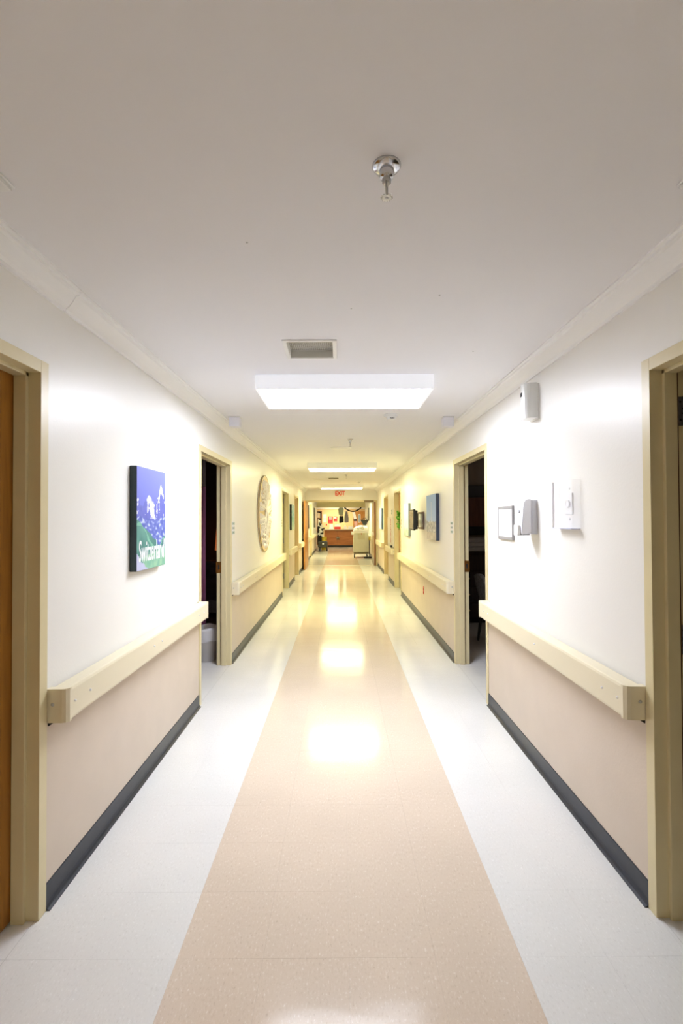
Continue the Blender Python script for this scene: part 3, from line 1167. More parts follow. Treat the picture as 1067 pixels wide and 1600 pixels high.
# ------------------------------------------------------------------ small wall things
def sign_plate(side, W, y0, y1, z0, z1, label):
    s = -1 if side == 'left' else 1
    root = thing('room_sign', label, 'sign', (s * W, (y0 + y1) / 2, z0), 'room signs beside the doors')
    a, b = sorted((s * W, s * (W - .006)))
    box_part('sign_back', M_PALEGREY, root, a, b, y0, y1, z0, z1, .001)
    h = (z1 - z0) / 3
    for k in range(3):
        a, b = sorted((s * (W - .006), s * (W - .009)))
        box_part('name_strip', mat('sign_green', (.42, .52, .47), .5) if k != 1 else mat('sign_grey', (.50, .53, .53), .5), root,
                 a, b, y0 + .012, y1 - .012, z0 + k * h + .010, z0 + (k + 1) * h - .010, .0006)
        c, d = sorted((s * (W - .009), s * (W - .0098)))
        mk('marking', add_box(bm_new(), c, d, y0 + .03, y1 - .05, z0 + k * h + .020, z0 + k * h + .027), mat('sign_dark', (.18, .24, .21), .6), root)


sign_plate('left', WL, 5.225, 5.355, 1.39, 1.535, 'small grey room sign by the door frame with the purple curtain')
sign_plate('right', WR, 5.225, 5.355, 1.388, 1.528, 'small grey room sign by the door frame of the dresser bedroom')
sign_plate('left', WL, 9.54, 9.66, 1.40, 1.56, 'small grey room sign just past the round medallion')
sign_plate('right', WR, 9.62, 9.74, 1.36, 1.56, 'small grey room sign by the door with the green wreath')
sign_plate('right', WR, 11.45, 11.62, 1.66, 1.78, 'small grey plaque above the white notice board')

# tablet-like framed sheet
def framed_sheet(y0, y1, z0, z1, d, fw, m, name, label, head=.0):
    root = thing(name, label, 'frame', (WR, (y0 + y1) / 2, z0))
    x0, x1 = WR - d, WR
    bm = bm_new()
    add_box(bm, x0, x1, y0, y0 + fw, z0, z1, .0015); add_box(bm, x0, x1, y1 - fw, y1, z0, z1, .0015)
    add_box(bm, x0, x1, y0 + fw, y1 - fw, z0, z0 + fw + head, .0015); add_box(bm, x0, x1, y0 + fw, y1 - fw, z1 - fw - head, z1, .0015)
    mk('frame', bm, m, root)
    box_part('sheet', M_PAPER, root, x0 + .004, x1, y0 + fw, y1 - fw, z0 + fw + head, z1 - fw - head)
    return root


framed_sheet(3.395, 3.70, 1.40, 1.646, .018, .010, mat('frame_grey', (.26, .25, .25), .4), 'framed_sheet', 'slim grey framed blank white sheet beside the sanitizer dispenser', .012)
framed_sheet(7.05, 7.50, 1.40, 1.66, .022, .028, mat('frame_brown', (.16, .10, .08), .45), 'framed_notice', 'brown framed white notice between the monitor and the tower picture')

# hand sanitizer dispenser
root = thing('sanitizer_dispenser', 'white and grey hand sanitizer dispenser on the wall', 'dispenser', (WR, 3.055, 1.455))
box_part('back_housing', M_GREYP, root, WR - .036, WR, 2.997, 3.113, 1.455, 1.672, .006, 2)
bm = bm_new()
add_prism(bm, [(WR - .0365, 1.462), (WR - .098, 1.456), (WR - .100, 1.475), (WR - .086, 1.635), (WR - .078, 1.664), (WR - .062, 1.676), (WR - .0365, 1.678)], 'Y', 2.999, 3.111)
bmesh.ops.bevel(bm, geom=list(bm.edges), offset=.004, segments=2, affect='EDGES')
mk('front_cover', bm, M_PALEGREY, root)
bm = bm_new(); add_box(bm, WR - .118, WR - .100, 3.02, 3.09, 1.445, 1.515, .006, 2); mk('push_lever', bm, M_WHITE, root)
bm = bm_new(); add_box(bm, WR - .094, WR - .04, 3.015, 3.095, 1.447, 1.457, .003); mk('nozzle_tray', bm, M_GREYP, root)
bm = bm_new(); add_cyl(bm, (WR - .086, 3.055, 1.60), .012, -.012, 'X', 14, bev=.003); mk('lock_button', bm, M_PALEGREY, root)

# automatic air freshener high on the wall
root = thing('air_freshener', 'white curved air freshener high on the wall above the dispenser', 'air freshener', (WR, 3.02, 2.17))
bm = bm_new()
prof = [(WR - .010, 2.957)]
for k in range(11):
    a = PI * k / 10
    prof.append((WR - .030 - .058 * math.sin(a) ** .7, 3.015 - .058 * math.cos(a)))
prof.append((WR - .010, 3.073))
add_prism(bm, prof, 'Z', 2.178, 2.396)
for f in bm.faces:
    f.smooth = False
mk('cover', bm, mat('freshener_white', (.80, .82, .82), .28), root)
box_part('back_plate', M_WHITE, root, WR - .012, WR, 2.953, 3.077, 2.17, 2.39, .003)
box_part('spray_slot', M_BLACK, root, WR - .0905, WR - .082, 3.004, 3.026, 2.32, 2.345, .001)
bm = bm_new(); add_cyl(bm, (WR - .058, 2.961, 2.235), .004, -.003, 'Y', 10); mk('indicator', bm, M_WHITE, root)

# clear acrylic guard over a thermostat
def acrylic():
    m, t, b = nt('clear_acrylic')
    b.inputs['Base Color'].default_value = (.9, .9, .95, 1)
    b.inputs['Roughness'].default_value = .05
    b.inputs['Alpha'].default_value = .10
    return m


M_ACR = acrylic()
root = thing('acrylic_guard', 'clear acrylic guard over a small white wall thermostat', 'guard', (WR, 2.58, 1.497))
y0, y1, z0, z1 = 2.458, 2.700, 1.497, 1.757
bm = bm_new(); add_box(bm, WR - .046, WR - .043, y0, y1, z0, z1, .0008); mk('front_sheet', bm, M_ACR, root)
bm = bm_new(); add_box(bm, WR - .043, WR, y0, y0 + .003, z0, z1, .0005); mk('side_sheet', bm, M_ACR, root)
bm = bm_new(); add_box(bm, WR - .043, WR, y1 - .003, y1, z0, z1, .0005); mk('side_sheet', bm, M_ACR, root)
bm = bm_new(); add_box(bm, WR - .048, WR, y0 + .003, y1 - .003, z0, z0 + .005, .0008); mk('bottom_lip', bm, mat('lip_lilac', (.62, .63, .80), .3), root)
bm = bm_new(); add_box(bm, WR - .012, WR, y1 + .068, y1 + .073, z0 - .002, z1 + .005, .0008); mk('mounting_strip', bm, mat('strip_pale', (.80, .80, .84), .3), root)
bm = bm_new(); add_box(bm, WR - .007, WR, 2.535, 2.615, 1.575, 1.69, .003, 2); th = mk('thermostat', bm, M_WHITE, root)
bm = bm_new(); add_cyl(bm, (WR - .007, 2.575, 1.632), .020, -.006, 'X', 20, bev=.002); mk('dial', bm, M_PALEGREY, th)
bm = bm_new(); add_cyl(bm, (WR, 2.575, 1.715), .006, -.004, 'X', 12); mk('screw', bm, M_PALEGREY, root)
bm = bm_new(); add_cyl(bm, (WR, 2.575, 1.55), .006, -.004, 'X', 12); mk('screw', bm, M_PALEGREY, root)

# wall monitor
root = thing('wall_monitor', 'black touch screen monitor on a wall bracket', 'monitor', (WR, 7.3, 1.385))
xf = 1.06
bm = bm_new(); add_box(bm, xf, xf + .030, 7.0, 7.42, 1.385, 1.695, .004); mk('casing', bm, M_BLACK, root)
bm = bm_new()
add_prism(bm, [(xf + .029, 7.01), (xf + .029, 7.41), (xf + .075, 7.34), (xf + .075, 7.08)], 'Z', 1.40, 1.68)
mk('rear_housing', bm, M_BLACK, root)
bm = bm_new()
add_tube(bm, [(xf + .07, 7.25, 1.54), (1.16, 7.45, 1.54), (WR - .012, 7.66, 1.54)], .022, 8)
add_box(bm, WR - .012, WR, 7.60, 7.74, 1.44, 1.64, .002); mk('wall_bracket', bm, M_BLACK, root)


def screen(s, t):
    c = mixc((.14, .12, .10), (.33, .29, .24), .5 + .8 * nz(s * 2, t, 3))
    if (s * 6) % 1 < .08 or (t * 5) % 1 < .1:
        c = (.10, .09, .08)
    return c


print_face('screen', root, (xf - .0008, 7.40, 1.405), (0, -.38, 0), (0, 0, .27), 24, 15, screen, attr_mat('screen_glass', .12))

# red outlet
root = thing('red_outlet', 'red electrical outlet low on the wall below the monitor', 'outlet', (WR, 7.15, .43))
box_part('cover_plate', mat('outlet_red', (.60, .05, .03), .35), root, WR - .006, WR, 7.115, 7.185, .435, .550, .002)
for z in (.462, .512):
    box_part('socket', mat('socket_red', (.42, .03, .02), .4), root, WR - .009, WR - .0055, 7.133, 7.167, z - .014, z + .014, .003)

# wreath on the light wood door
root = thing('green_wreath', 'bright green leafy wreath hanging on the light wood door', 'wreath', (WR + .093, 10.42, 1.39))
WC = (WR + .070, 10.42, 1.53)
bm = bm_new(); add_tube(bm, [(WC[0], WC[1] + .15 * math.cos(2 * PI * k / 24), WC[2] + .15 * math.sin(2 * PI * k / 24)) for k in range(24)], .018, 6, closed=True)
add_tube(bm, [(WC[0], WC[1], WC[2] + .15), (WC[0] + .02, WC[1], 1.85), (WC[0] + .021, WC[1], 2.0)], .003, 5)
mk('ring', bm, mat('twig', (.16, .10, .04), .8), root)
M_GREEN = mat('leaf_green', (.10, .42, .03), .45, var=.4, vscale=18)
bm = bm_new()
R3 = random.Random(5)
for k in range(150):
    a = R3.uniform(0, 2 * PI)
    rr = .15 + R3.uniform(-.04, .05)
    p = Vector((WC[0] - R3.uniform(-.01, .06), WC[1] + rr * math.cos(a), WC[2] + rr * math.sin(a)))
    d = Vector((R3.uniform(-1, .1), math.cos(a + R3.uniform(-1.3, 1.3)), math.sin(a + R3.uniform(-1.3, 1.3)))).normalized()
    sd = d.cross(Vector((R3.uniform(-1, 1), R3.uniform(-1, 1), R3.uniform(-1, 1)))).normalized()
    L_ = R3.uniform(.04, .075)
    m_ = p + d * L_ * .5
    v = [bm.verts.new(q) for q in (p, m_ + sd * L_ * .28, p + d * L_, m_ - sd * L_ * .28)]
    bm.faces.new(v)
tag(mk('foliage', bm, M_GREEN, root), kind='stuff')

# white notice board with a red column of marks
root = thing('notice_board', 'tall white notice board with a column of red marks', 'notice board', (WR, 11.8, .95))
box_part('board', mat('board_white', (.74, .72, .70), .4), root, WR - .02, WR, 11.16, 12.36, .90, 1.60, .003)
bm = bm_new()
R4 = random.Random(9)
for k in range(14):
    z = 1.56 - k * .042
    add_box(bm, WR - .0212, WR - .0198, 11.52, 11.52 + R4.uniform(.06, .16), z - .022, z)
tag(mk('red_marks', bm, mat('mark_red', (.48, .10, .14), .6), root), kind='stuff')
bm = bm_new(); add_box(bm, WR - .06, WR - .02, 11.24, 11.40, .885, .935, .008, 2)
mk('eraser_clip', bm, M_BLACK, root)

# exit sign
root = thing('exit_sign', 'white exit sign with red letters on the header above the double doors', 'sign', (-.022, Y_HEAD, 2.309))
box_part('sign_box', mat('exit_white', (.82, .76, .66), .4), root, -.155, .11, Y_HEAD - .045, Y_HEAD, 2.315, 2.505, .004)
text_part('lettering', 'EXIT', mat('exit_red', (.80, .03, .02), .4), root, (-.022, Y_HEAD - .046, 2.41), ROT_S, .20, .80, .0015, 0, .006)

# ------------------------------------------------------------------ inside the curtained bedroom
root = thing('privacy_curtain', 'purple privacy curtain hanging inside the dark bedroom', 'curtain', (-2.3, 6.0, .18))
def pleat(bm, x0, x1, yc, amp, z0, z1, n, th=.004):
    A = []
    for i in range(n + 1):
        x = x0 + (x1 - x0) * i / n
        y = yc + amp * math.sin(i * 1.25) + .3 * amp * math.sin(i * .47 + 1)
        A.append((x, y))
    for zz in (0,):
        f = [[bm.verts.new((x, y + d, z)) for x, y in A] for d in (0, th) for z in (z0, z1)]
    for i in range(n):
        bm.faces.new((f[0][i], f[0][i + 1], f[1][i + 1], f[1][i])).smooth = True
        bm.faces.new((f[2][i], f[3][i], f[3][i + 1], f[2][i + 1])).smooth = True
        bm.faces.new((f[0][i], f[2][i], f[2][i + 1], f[0][i + 1]))
        bm.faces.new((f[1][i], f[1][i + 1], f[3][i + 1], f[3][i]))
    for i in (0, n):
        bm.faces.new((f[0][i], f[1][i], f[3][i], f[2][i]))
bm = bm_new(); pleat(bm, -3.0, -1.672, 6.0, .035, .18, 1.97, 64)
mk('fabric', bm, mat('curtain_purple', (.62, .27, .56), .8), root)
bm = bm_new(); pleat(bm, -3.0, -1.672, 6.0, .035, 1.97, 2.44, 64, .002)
mk('mesh_top', bm, mat('curtain_mesh', (.25, .22, .25), .9), root)
bm = bm_new(); add_box(bm, -3.2, -1.6, 5.98, 6.02, 2.45, CZ, .003); mk('ceiling_track', bm, M_STEEL, root)

root = thing('waste_bin', 'pale grey waste bin with clear liner just inside the bedroom door', 'bin', (-1.50, 5.36, 0))
bm = bm_new()
bx_, by_ = -1.50, 5.36
add_lathe(bm, [(0, .004), (.098, 0), (.105, .008), (.128, .345), (.133, .35), (.133, .362), (.125, .362), (.100, .012), (0, .012)], (bx_, by_, 0), n=32)
mk('bucket', bm, mat('bin_grey', (.50, .49, .49), .45), root)
bm = bm_new()
n = 40
rows = []
for zz, r, am in ((.225, .130, .006), (.25, .1335, .004), (.29, .133, .003), (.34, .1365, .003), (.372, .1375, .004), (.366, .126, .003), (.30, .118, .003)):
    rows.append([bm.verts.new((bx_ + (r + am * math.sin(7 * a + zz * 40)) * math.cos(a), by_ + (r + am * math.sin(7 * a + zz * 40)) * math.sin(a), zz + am * 1.6 * math.sin(5 * a))) for a in [2 * PI * k / n for k in range(n)]])
for a, b in zip(rows, rows[1:]):
    for k in range(n):
        bm.faces.new((a[k], a[(k + 1) % n], b[(k + 1) % n], b[k])).smooth = True
mk('liner', bm, mat('liner_film', (.78, .78, .82), .25, alpha=.75), root)

# dim armchair and lamp
M_CHAIRG = mat('armchair_grey', (.20, .20, .21), .85, var=.15, vscale=10)
root = thing('armchair', 'dark grey armchair deep in the curtained bedroom', 'chair', (-1.95, 6.95, 0))
box_part('seat', M_CHAIRG, root, -2.25, -1.66, 6.55, 7.20, .28, .46, .04, 3)
bm = bm_new(); add_box(bm, -2.27, -1.64, 7.15, 7.34, .20, .93, .06, 3); mk('backrest', bm, M_CHAIRG, root)
for x in (-2.36, -1.66):
    box_part('armrest', M_CHAIRG, root, x, x + .12, 6.55, 7.22, .12, .64, .03, 3)
for x, y in ((-2.3, 6.62), (-1.62, 6.62), (-2.3, 7.26), (-1.62, 7.26)):
    bm = bm_new(); add_lathe(bm, [(0, 0), (.016, 0), (.024, .13), (0, .13)], (x, y, 0), n=10); mk('leg', bm, M_OAKD, root)
root = thing('side_table', 'dark side table holding the orange lamp in the bedroom', 'table', (-2.05, 7.85, 0))
box_part('top', M_OAKD, root, -2.3, -1.8, 7.62, 8.1, .84, .88, .006)
box_part('cabinet', M_OAKD, root, -2.27, -1.83, 7.65, 8.07, .08, .84, .004)
for x, y in ((-2.25, 7.67), (-1.85, 7.67), (-2.25, 8.05), (-1.85, 8.05)):
    box_part('foot', M_BLACK, root, x - .02, x + .02, y - .02, y + .02, 0, .08)
root = thing('table_lamp', 'small table lamp with glowing orange shade in the bedroom', 'lamp', (-1.95, 7.85, .88))
bm = bm_new(); add_lathe(bm, [(0, .88), (.07, .88), (.07, .90), (.02, .92), (.03, .99), (.015, 1.06), (.01, 1.10), (0, 1.10)], (-1.95, 7.85, 0), n=20); mk('base', bm, M_BRASS, root)
bm = bm_new(); add_lathe(bm, [(.10, 1.06), (.075, 1.40), (.073, 1.40), (.098, 1.06)], (-1.95, 7.85, 0), n=24); mk('shade', bm, emat('shade_glow', (1.0, .26, .07), .16), root)

def bedroom_fill(x, y, glow, label):  # added out of view to brighten the curtain and the dark room
    root = thing('bedroom_fill', label, 'ceiling light', (x, y, CZ), 'added bedroom fill lights')
    bm = bm_new(); add_lathe(bm, [(0, -.03), (.17, -.03), (.18, -.02), (.18, 0), (0, 0)], (x, y, CZ), n=28); mk('base', bm, M_WHITEM, root)
    bm = bm_new(); add_lathe(bm, [(0, -.085), (.08, -.08), (.14, -.055), (.16, -.0305), (0, -.0305)], (x, y, CZ), n=28)
    mk('dome', bm, emat('fill_dome', (1.0, .85, .74), glow), root)


bedroom_fill(-2.6, 4.9, 6.5, 'added unseen round fill light inside the curtained bedroom')
bedroom_fill(2.9, 5.3, 4.5, 'added unseen round fill light inside the dresser bedroom')

# ------------------------------------------------------------------ inside the dresser bedroom
root = thing('dresser', 'tall dark wood dresser in the dark bedroom', 'dresser', (2.4, 7.35, 0))
M_DKW = wood_mat('dresser_wood', (.018, .012, .009), (.04, .022, .014), .4)
box_part('carcass', M_DKW, root, 1.72, 3.0, 7.16, 7.60, .06, 1.03, .004)
box_part('top', M_DKW, root, 1.70, 3.02, 7.13, 7.61, 1.03, 1.06, .005)
box_part('plinth', M_BLACK, root, 1.75, 2.97, 7.20, 7.58, 0, .06)
for r_ in range(4):
    for c_ in range(2):
        a = 1.745 + c_ * .63
        dz = .085 + r_ * .235
        d = box_part('drawer', M_DKW, root, a, a + .60, 7.142, 7.162, dz, dz + .215, .004)
        for kx in (.15, .45):
            bm = bm_new(); add_lathe(bm, [(0, -.028), (.012, -.026), (.014, -.018), (.006, -.01), (.006, 0)], (a + kx, 7.142, dz + .11), 'Y', 12)
            mk('knob', bm, M_BRASS, d)
root = thing('folded_linen', 'folded white linen lying on top of the dark dresser', 'linen', (2.35, 7.36, 1.06))
for k in range(3):
    box_part('folded_sheet', mat('linen_white', (.52, .50, .48), .85), root, 1.82 + .01 * k, 2.85 - .015 * k, 7.18, 7.55, 1.062 + k * .068, 1.128 + k * .068, .025, 3)
root = thing('dark_picture', 'red brown picture in a wide black frame above the dresser', 'picture', (2.4, 7.62, 1.30))
bm = bm_new()
for a, b, c, d in ((1.80, 3.0, 1.30, 1.43), (1.80, 3.0, 1.89, 2.08), (1.80, 1.92, 1.43, 1.89), (2.88, 3.0, 1.43, 1.89)):
    add_box(bm, a, b, 7.575, 7.62, c, d, .008)
mk('frame', bm, M_BLACK, root)
box_part('panel', wood_mat('picture_brown', (.13, .035, .018), (.21, .07, .035), .5), root, 1.92, 2.88, 7.595, 7.61, 1.43, 1.89)

root = thing('side_chair', 'grey patterned upholstered chair in the dresser bedroom', 'chair', (2.0, 5.95, 0))
M_PAT = mat('chair_pattern', (.26, .26, .27), .9, var=.55, vscale=45)
bm = bm_new()
# curved back leaning towards the hall
rows = []
for j in range(9):
    t = j / 8
    z = .42 + .45 * t
    xx = 1.80 - .11 * t
    hw = .235 * (1 - max(0, t - .55) ** 2 * 1.5)
    rows.append([bm.verts.new((xx + dx, 5.95 + hw * (-1 + 2 * i / 8), z - (.04 * (abs(i - 4) / 4) ** 2 if j == 8 else 0))) for dx in (0, .055) for i in range(9)])
for a, b in zip(rows, rows[1:]):
    for k in range(18):
        kk = (k + 1) % 18
        order = list(range(9)) + list(range(17, 8, -1))
        i0, i1 = order[k], order[kk]
        bm.faces.new((a[i0], a[i1], b[i1], b[i0])).smooth = True
order = list(range(9)) + list(range(17, 8, -1))
bm.faces.new([rows[0][i] for i in order][::-1]); bm.faces.new([rows[-1][i] for i in order])
mk('backrest', bm, M_PAT, root)
box_part('seat', M_PAT, root, 1.80, 2.27, 5.71, 6.19, .36, .46, .03, 3)
for x, y in ((1.80, 5.74), (1.80, 6.16), (2.23, 5.74), (2.23, 6.16)):
    bm = bm_new(); add_tube(bm, [(x - (.05 if x < 2 else -.02), y, 0), (x, y, .37)], [.016, .024], 8); mk('leg', bm, M_BLACK, root)

# ------------------------------------------------------------------ reception beyond
desk = thing('reception_desk', 'reddish wood reception desk with tan counter and star emblem', 'desk', (.5, 26.9, 0))
M_CHERRY = wood_mat('cherry_laminate', (.30, .10, .025), (.44, .165, .045), .3, 'X', 2.5)
box_part('front', M_CHERRY, desk, -.915, 2.3, 26.62, 26.68, .11, .945, .003)
box_part('toe_kick', M_BLACK, desk, -.90, 2.3, 26.66, 26.72, 0, .11)
box_part('end_panel', M_CHERRY, desk, -.915, -.875, 26.68, 27.4, .11, .945, .002)
box_part('counter', mat('counter_stone', (.44, .36, .24), .3, var=.2, vscale=40), desk, -1.02, 2.4, 26.55, 27.05, .945, 1.0, .008, 2)
box_part('work_top', M_CHERRY, desk, -.875, 2.3, 27.05, 27.5, .72, .75, .003)
for x in (-.2, .72):
    bm = bm_new(); add_box(bm, x - .006, x + .006, 26.612, 26.622, .12, .94); mk('panel_joint', bm, M_OAKD, desk)
bm = bm_new()
sx, sz, yf = -.153, .50, 26.615
ctr = bm.verts.new((sx, yf - .03, sz))
ring = []
for k in range(10):
    a = PI / 2 + 2 * PI * k / 10
    r = .155 if k % 2 == 0 else .065
    ring.append(bm.verts.new((sx + r * math.cos(a), yf, sz + r * math.sin(a))))
for k in range(10):
    bm.faces.new((ctr, ring[k], ring[(k + 1) % 10]))
bm.faces.new(ring[::-1])
tag(mk('star_emblem', bm, mat('star_pewter', (.16, .12, .07), .35, metal=.6), desk), 'dark metal star emblem')

# things on the counter
root = thing('leaflet_stand', 'white leaflet stand on the reception counter', 'leaflet stand', (-.52, 26.75, 1.0))
box_part('base', M_GREYP, root, -.66, -.38, 26.66, 26.84, 1.0, 1.03, .004)
bm = bm_new(); add_prism(bm, [(26.70, 1.03), (26.72, 1.03), (26.80, 1.27), (26.78, 1.27)], 'X', -.62, -.43); mk('leaflets', bm, M_PAPER, root)
root = thing('wrapped_gift', 'red box with white tissue on the reception counter', 'gift', (-.19, 26.75, 1.0))
box_part('box', mat('gift_red', (.62, .03, .02), .45), root, -.36, .0, 26.65, 26.88, 1.0, 1.13, .006)
bm = bm_new()
R5 = random.Random(11)
for k in range(5):
    x = -.30 + .055 * k
    add_prism(bm, [(x - .05, 1.13), (x + .06, 1.13), (x + .03 + R5.uniform(-.02, .02), 1.26 + R5.uniform(0, .10)), (x - .03, 1.22)], 'Y', 26.70 + .02 * k, 26.72 + .02 * k)
mk('tissue', bm, M_PAPER, root)
root = thing('tissue_box', 'small white tissue box on the reception counter', 'tissue box', (.25, 26.75, 1.0))
box_part('carton', M_PAPER, root, .18, .33, 26.68, 26.82, 1.0, 1.15, .004)
bm = bm_new(); add_prism(bm, [(.22, 1.15), (.29, 1.15), (.275, 1.24), (.25, 1.21), (.235, 1.245)], 'Y', 26.74, 26.75); mk('tissue', bm, M_PAPER, root)
root = thing('paper_tray', 'wide white paper tray on the reception counter', 'tray', (.56, 26.75, 1.0))
box_part('tray', M_WHITE, root, .40, .72, 26.64, 26.88, 1.0, 1.05, .004)
box_part('paper_stack', M_PAPER, root, .42, .70, 26.66, 26.86, 1.05, 1.16, .003)
bm = bm_new(); add_cyl(bm, (-.93, 26.70, 1.0), .035, .09, 'Z', 16, bev=.005)
tag(mk('black_cup', bm, M_BLACK), 'small black cup at the end of the reception counter', 'cup')

# hanging clothes and garland under the soffit
yS = 24.78
def garment(name, label, m, pts, y=yS, d=.05, strap=None):
    root = thing(name, label, 'garment', (pts[0][0], y, pts[0][1]), 'clothes hung under the soffit')
    bm = bm_new()
    add_prism(bm, pts, 'Y', y - d, y)
    bmesh.ops.bevel(bm, geom=list(bm.edges), offset=.012, segments=1, affect='EDGES')
    mk('cloth', bm, m, root)
    cx = sum(p[0] for p in pts) / len(pts)
    zt = max(p[1] for p in pts)
    hw = min(.14, (max(p[0] for p in pts) - min(p[0] for p in pts)) * .42)
    bm = bm_new()
    add_tube(bm, [(cx - hw, y - d / 2, zt - .035), (cx, y - d / 2, zt + .01), (cx + hw, y - d / 2, zt - .035)], .008, 6)
    hook = max(zt + .02, 2.162)
    add_tube(bm, [(cx, y - d / 2, zt), (cx, y - d / 2, hook), (cx, yS, hook + .004), (cx, yS + .04, hook + .01)], .004, 5)
    mk('hanger', bm, M_STEEL, root)
    return root


garment('sage_shirt', 'sage green shirt hanging under the far soffit', mat('cloth_sage', (.33, .38, .29), .9),
        [(-.10, 1.80), (-.02, 1.74), (.13, 1.75), (.15, 1.98), (.17, 2.10), (.11, 2.15), (-.05, 2.15), (-.13, 2.08), (-.12, 1.95)], yS)
garment('black_shorts', 'black cloth bag hanging just below the sage shirt', M_BLACKF,
        [(-.08, 1.37), (.03, 1.35), (.06, 1.39), (.15, 1.39), (.155, 1.55), (.13, 1.735), (.05, 1.70), (-.055, 1.735), (-.07, 1.6)], yS - .07)
garment('grey_dress', 'grey dress hanging beside the sage shirt', mat('cloth_grey', (.30, .28, .30), .9),
        [(.185, 1.39), (.27, 1.37), (.40, 1.39), (.415, 1.6), (.38, 1.80), (.345, 1.95), (.30, 1.97), (.25, 1.94), (.215, 1.8), (.19, 1.6)], yS - .12)
bm = bm_new()
gp = []
for k in range(25):
    t = k / 24
    gp.append((.195 + .87 * t, yS - .03, 2.155 - .20 * 4 * t * (1 - t) * (1.0 if True else 1)))
add_tube(bm, gp, [.028 + .010 * (k % 2) for k in range(25)], 8)
for k in (0, 24):
    add_tube(bm, [gp[k], (gp[k][0], yS + .03, 2.165)], .006, 5)
tag(mk('black_garland', bm, M_BLACKF), 'black swag garland draped below the far soffit', 'garland')

# rear wall of the station
bm = bm_new(); add_box(bm, -1.55, 1.5, Y_NS - .10, Y_NS, 2.16, 2.262, .004)
struct(mk('trim_30', bm, mat('bulkhead_white', (.84, .82, .76), .4)), 'white ledge across the reception rear wall')
bc = thing('bookcase', 'dark open bookcase against the reception rear wall', 'bookcase', (-1.26, 28.85, 0))
for a, b, c, d in ((-1.42, -1.395, 0, 2.04), (-1.145, -1.12, 0, 2.04)):
    box_part('side_panel', M_OAKD, bc, a, b, 28.68, 29.0, c, d, .002)
for z in (.05, .45, .85, 1.25, 1.62, 2.015):
    box_part('shelf', M_OAKD, bc, -1.395, -1.145, 28.69, 28.98, z, z + .022)
box_part('back_panel', M_BLACK, bc, -1.395, -1.145, 28.975, 28.995, .05, 2.03)
R6 = random.Random(21)
cols = [(.32, .36, .25), (.55, .52, .40), (.10, .10, .09), (.42, .30, .16), (.66, .64, .56)]
nm = ['sage', 'tan', 'black', 'brown', 'cream']
for si, z in enumerate((1.272, 1.642)):
    x = -1.385
    k = 0
    while x < -1.19:
        wd = R6.uniform(.035, .055)
        ci = R6.randrange(5)
        h_ = R6.uniform(.22, .31)
        bm = bm_new(); add_box(bm, x, x + wd, 28.72, 28.94, z, z + h_, .003)
        tag(mk('binder', bm, mat('binder_' + nm[ci], cols[ci], .6)), 'ring binder, number %s from the wall end on the %s shelf of the dark bookcase' % (('one', 'two', 'three', 'four', 'five', 'six')[k], ('middle', 'upper')[si]), 'binder',
            'binders on the %s bookcase shelf' % ('middle', 'upper')[si])
        x += wd + .003
        k += 1
for z0, z1, l in ((1.60, 1.86, 'white framed sheet on the reception wall, upper of two'), (1.36, 1.56, 'white framed sheet on the reception wall, lower of two')):
    root = thing('framed_certificate', l, 'frame', (-.95, Y_NS, z0), 'framed sheets by the bookcase')
    box_part('frame', M_GREYP, root, -1.05, -.85, Y_NS - .015, Y_NS, z0, z1, .003)
    box_part('sheet', M_PAPER, root, -1.035, -.865, Y_NS - .018, Y_NS - .014, z0 + .015, z1 - .015)
root = thing('red_poster', 'large red poster with grey photo on the reception wall', 'poster', (-.61, Y_NS, 1.28))
M_RED = mat('poster_red', (.72, .03, .03), .5)
box_part('sheet', M_RED, root, -.76, -.47, Y_NS - .006, Y_NS, 1.30, 1.73)
box_part('grey_photo', mat('photo_grey', (.38, .35, .34), .5), root, -.70, -.53, Y_NS - .009, Y_NS - .0055, 1.53, 1.71)
root = thing('red_notice', 'small red notice with white heading on the reception wall', 'poster', (-.31, Y_NS, 1.42))
box_part('sheet', M_RED, root, -.425, -.205, Y_NS - .006, Y_NS, 1.42, 1.72)
box_part('white_heading', M_PAPER, root, -.40, -.26, Y_NS - .009, Y_NS - .0055, 1.60, 1.67)
root = thing('red_tag', 'tiny red tag on the reception wall below the framed sheets', 'tag', (-.86, Y_NS, 1.18))
box_part('card', M_RED, root, -.90, -.82, Y_NS - .006, Y_NS, 1.17, 1.27, .001)
box_part('hook', M_STEEL, root, -.865, -.855, Y_NS - .010, Y_NS, 1.27, 1.29, .001)
# rear door in orange wood
bm = bm_new()
for a, b, c, d in ((.74, .82, 0, 2.02), (1.62, 1.70, 0, 2.02), (.82, 1.62, 1.94, 2.02)):
    add_box(bm, a, b, Y_NS - .03, Y_NS, c, d, .004)
dr = struct(mk('door_11', bm, wood_mat('rear_door_wood', (.50, .22, .05), (.62, .31, .09), .35)), 'orange wood door in the reception rear wall')
box_part('door_leaf', MATS['rear_door_wood'], dr, .82, 1.62, Y_NS - .015, Y_NS, .01, 1.94)
root = thing('posted_paper', 'white and pink papers taped beside the orange rear door', 'papers', (.8, Y_NS - .03, 1.0))
bm = bm_new(); add_prism(bm, [(.70, 1.97), (.86, 1.99), (.96, 1.58), (.80, 1.55)], 'Y', Y_NS - .036, Y_NS - .0305); mk('white_sheet', bm, M_PAPER, root)
box_part('black_card', M_BLACK, root, .78, .97, Y_NS - .037, Y_NS - .0305, 1.44, 1.55)
box_part('pink_sheet', mat('paper_pink', (.75, .45, .42), .6), root, .83, 1.0, Y_NS - .036, Y_NS - .0305, 1.12, 1.42)
root = thing('blue_grey_chart', 'narrow blue grey chart on the orange rear door', 'chart', (1.1, Y_NS - .015, 1.38))
box_part('border', M_PAPER, root, 1.04, 1.20, Y_NS - .021, Y_NS - .0155, 1.34, 1.85)
